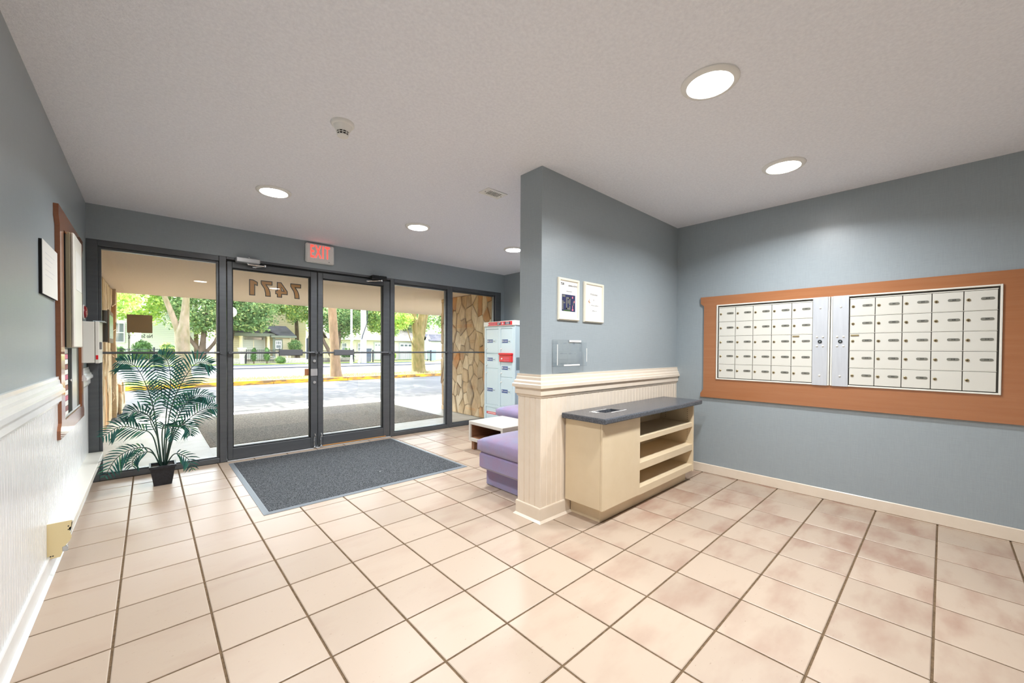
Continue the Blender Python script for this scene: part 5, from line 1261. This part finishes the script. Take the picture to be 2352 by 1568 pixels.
bush('garden_shrub', (1.05, 32.0, .95), (.50, .45, .52), 'low yellow green shrub left of the grey trunk', 405, 60, 'leaf_a')
bush('topiary', (5.53, 30.6, .70), (.19, .19, .52), 'slim clipped topiary left of the pair', 407, 50, 'hedge', .05, 50)
bush('topiary', (6.33, 30.6, .72), (.20, .20, .54), 'slim clipped topiary right of the pair', 409, 50, 'hedge', .05, 50)
bush('garden_shrub', (8.55, 32.2, 1.35), (.50, .4, .48), 'dusky rounded shrub against the beige siding', 411, 60, 'leaf_b', .09)
bush('garden_shrub', (12.55, 32.0, .62), (.55, .4, .60), 'dark hedge behind the utility pole', 413, 60)
bush('garden_shrub', (16.9, 33.2, .55), (.60, .4, .42), 'yellow green shrub behind the gate fence', 415, 60, 'leaf_c', .10)
bush('garden_shrub', (7.15, 30.4, .30), (.35, .3, .28), 'small shrub by the house steps', 417, 40, 'leaf_b', .07)
t = thing('stone_urn', (4.82, 30.4, .1), 'big pale stone urn before the beige house', 'urn')
obj('pedestal', bev(4.70, 4.94, 30.28, 30.52, .05, .45, .02), M['urn'], t)
obj('bowl', MB().lathe([(.12, .45), (.10, .52), (.20, .75), (.24, 1.05), (.28, 1.12), (.28, 1.19), (.20, 1.19)], 4.82, 30.4, 20), M['urn'], t, smooth=40)

# ------------------------------------------------------------------ houses across the street
def gable(x0, x1, y0, y1, z0, z1, over=.25, thick=.12, axis='y'):
    """roof with ridge along y (axis='y') or along x"""
    if axis == 'y':
        xm = (x0 + x1) / 2; P = [(x0 - over, z0 - over * .5), (xm, z1), (x1 + over, z0 - over * .5), (x1 + over, z0 - over * .5 - thick), (xm, z1 - thick * 1.3), (x0 - over, z0 - over * .5 - thick)]
        return MB().prism(P, 'y', y0 - over, y1 + over)
    ym = (y0 + y1) / 2; P = [(y0 - over, z0 - over * .5), (ym, z1), (y1 + over, z0 - over * .5), (y1 + over, z0 - over * .5 - thick), (ym, z1 - thick * 1.3), (y0 - over, z0 - over * .5 - thick)]
    return MB().prism(P, 'x', x0 - over, x1 + over)
def window_part(parent, x0, x1, y, z0, z1, cols=2, rows=2, fm='house_white'):
    f = MB(); b = .06
    for a in ((x0, x1, z1 - b, z1), (x0, x1, z0, z0 + b), (x0, x0 + b, z0 + b, z1 - b), (x1 - b, x1, z0 + b, z1 - b), (x0 + b, x1 - b, (z0 + z1) / 2 - .03, (z0 + z1) / 2 + .03)): f.box(a[0], a[1], y - .06, y, a[2], a[3])
    for k in range(1, cols): xx = x0 + (x1 - x0) * k / cols; f.box(xx - .015, xx + .015, y - .05, y, (z0 + z1) / 2 + .03, z1 - b)
    o = obj('window', f, M[fm], parent); obj('pane', box(x0 + b, x1 - b, y - .03, y - .01, z0 + b, z1 - b), M['house_glass'], o)
# beige house
t = thing('beige_house', (7.5, 35, .05), 'beige sided house with a dark shingled porch roof', 'house')
obj('wing_wall', box(7.25, 8.42, 33.0, 36.9, .05, 2.12), M['siding_beige'], t)
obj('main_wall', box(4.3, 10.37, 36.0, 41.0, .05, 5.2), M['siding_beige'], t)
obj('entry_wall', box(3.9, 7.25, 34.05, 36.0, .05, 2.3), M['siding_beige'], t)
obj('corner_board', box(7.18, 7.34, 32.97, 33.06, .05, 2.12), M['trim_green'], t); obj('window_surround', box(7.26, 7.86, 32.965, 33.0, 1.0, 1.88), M['trim_green'], t)
obj('downpipe', box(8.36, 8.42, 32.95, 33.01, .05, 2.1), M['column'], t)
window_part(t, 7.34, 7.77, 32.965, 1.11, 1.75, 3)
obj('porch_beam', box(4.1, 7.34, 32.9, 33.3, 2.06, 2.30), M['trim_green'], t)
obj('porch_roof', gable(4.1, 7.34, 33.0, 36.0, 2.35, 3.3, .2), M['roof_dark'], t); obj('porch_gable', MB().prism([(4.2, 2.3), (7.2, 2.3), (5.7, 3.1)], 'y', 33.05, 33.2), M['roof_dark'], t)
obj('wing_roof', MB().prism([(32.7, 2.12), (36.2, 3.1), (36.2, 2.98), (32.7, 2.0)], 'x', 7.0, 8.78), M['roof_dark'], t); obj('fascia', box(7.0, 8.78, 32.66, 32.72, 1.98, 2.14), M['trim_green'], t)
obj('main_roof', gable(4.3, 10.37, 36.0, 41.0, 5.2, 7.0, .3), M['roof_dark'], t)
for x in (5.13, 6.90): obj('column', MB().lathe([(.14, .05), (.14, .2), (.115, .25), (.10, 1.95), (.14, 2.0), (.14, 2.06)], x, 33.05, 16), M['column'], t, smooth=40)
d = obj('front_door', bev(5.40, 6.78, 33.97, 34.05, .05, 2.03, .01), M['siding_pale'], t)
obj('door_frame', box(5.32, 6.86, 33.99, 34.045, .05, 2.10), M['house_white'], t); obj('transom', box(5.48, 6.70, 33.95, 33.975, 1.80, 1.98), M['house_glass'], d); obj('meeting_strip', box(6.06, 6.10, 33.95, 33.975, .06, 1.76), M['column'], d)
obj('steps', bev(7.0, 8.3, 31.9, 32.9, .0, .25, .02), M['urn'], t)
m = MB(); m.tube([(7.9, 31.75, .05), (7.9, 31.75, .95)], .03, 6); m.tube([(6.6, 31.9, .95), (7.9, 31.75, .55)], .025, 6); m.tube([(6.5, 31.9, .6), (7.9, 31.75, .3)], .025, 6); obj('hand_rail', m, M['house_white'], t)
# pale house far left
t = thing('pale_house', (.6, 38, .05), 'pale lap-sided house behind the grey verge trunk', 'house')
obj('wall', box(-.3, 2.6, 36.0, 42, .05, 4.6), M['siding_pale'], t); obj('roof', gable(-.3, 2.6, 36, 42, 4.6, 6.0, .3), M['roof_pale'], t)
window_part(t, 1.75, 2.35, 35.99, 1.5, 2.5, 2)
t = thing('white_house', (-2.5, 38, .05), 'white house glimpsed at the far left edge of the glass', 'house')
obj('wall', box(-4.6, -1.0, 37.0, 42, .05, 4.6), M['siding_pale'], t); obj('roof', gable(-4.6, -1.0, 37, 42, 4.6, 6.2, .3), M['roof_pale'], t)
window_part(t, -1.75, -1.15, 36.99, 1.5, 2.9, 2)
# cream house with garages
t = thing('cream_house', (18.5, 39, .05), 'cream house with white garage doors right of the utility pole', 'house')
obj('wall', box(12.5, 22.6, 36.0, 42.0, .05, 2.15), M['siding_cream'], t)
obj('roof', gable(12.5, 22.6, 36.0, 42.0, 2.3, 4.0, .4, axis='x'), M['roof_pale'], t)
for x0, x1 in ((16.6, 17.8), (19.3, 21.1)):
    g = obj('garage_door', bev(x0, x1, 35.93, 36.0, .05, 1.72, .01), M['house_white'], t)
    for k in range(4): w_ = (x1 - x0) / 4; obj('garage_pane', box(x0 + w_ * k + .07, x0 + w_ * (k + 1) - .07, 35.915, 35.935, 1.42, 1.60), M['house_glass'], g)
    obj('garage_trim', box(x0 - .1, x1 + .1, 35.96, 35.995, .05, 1.84), M['house_grey'], t)
obj('eave', box(12.2, 22.9, 35.55, 35.7, 1.98, 2.12), M['house_white'], t)
for x in (13.4, 14.9): window_part(t, x, x + .5, 35.99, .9, 1.7, 1)
t = thing('garden_shed', (21.6, 34, .05), 'small grey gabled shed beside the stone wall', 'shed')
obj('front_wall', MB().prism([(20.62, .05), (21.20, .05), (21.20, 2.1), (20.90, 2.6), (20.62, 2.1)], 'y', 33.0, 33.06), M['house_white'], t)
obj('body', box(21.15, 23.2, 33.02, 35, .05, 2.05), M['house_grey'], t)
obj('roof', MB().prism([(32.8, 2.02), (34.0, 2.72), (35.2, 2.02), (35.2, 1.92), (34.0, 2.60), (32.8, 1.92)], 'x', 20.9, 23.4), M['roof_dark'], t)
obj('door', bev(20.82, 21.02, 32.95, 33.0, .1, 1.9, .01), M['house_grey'], t)
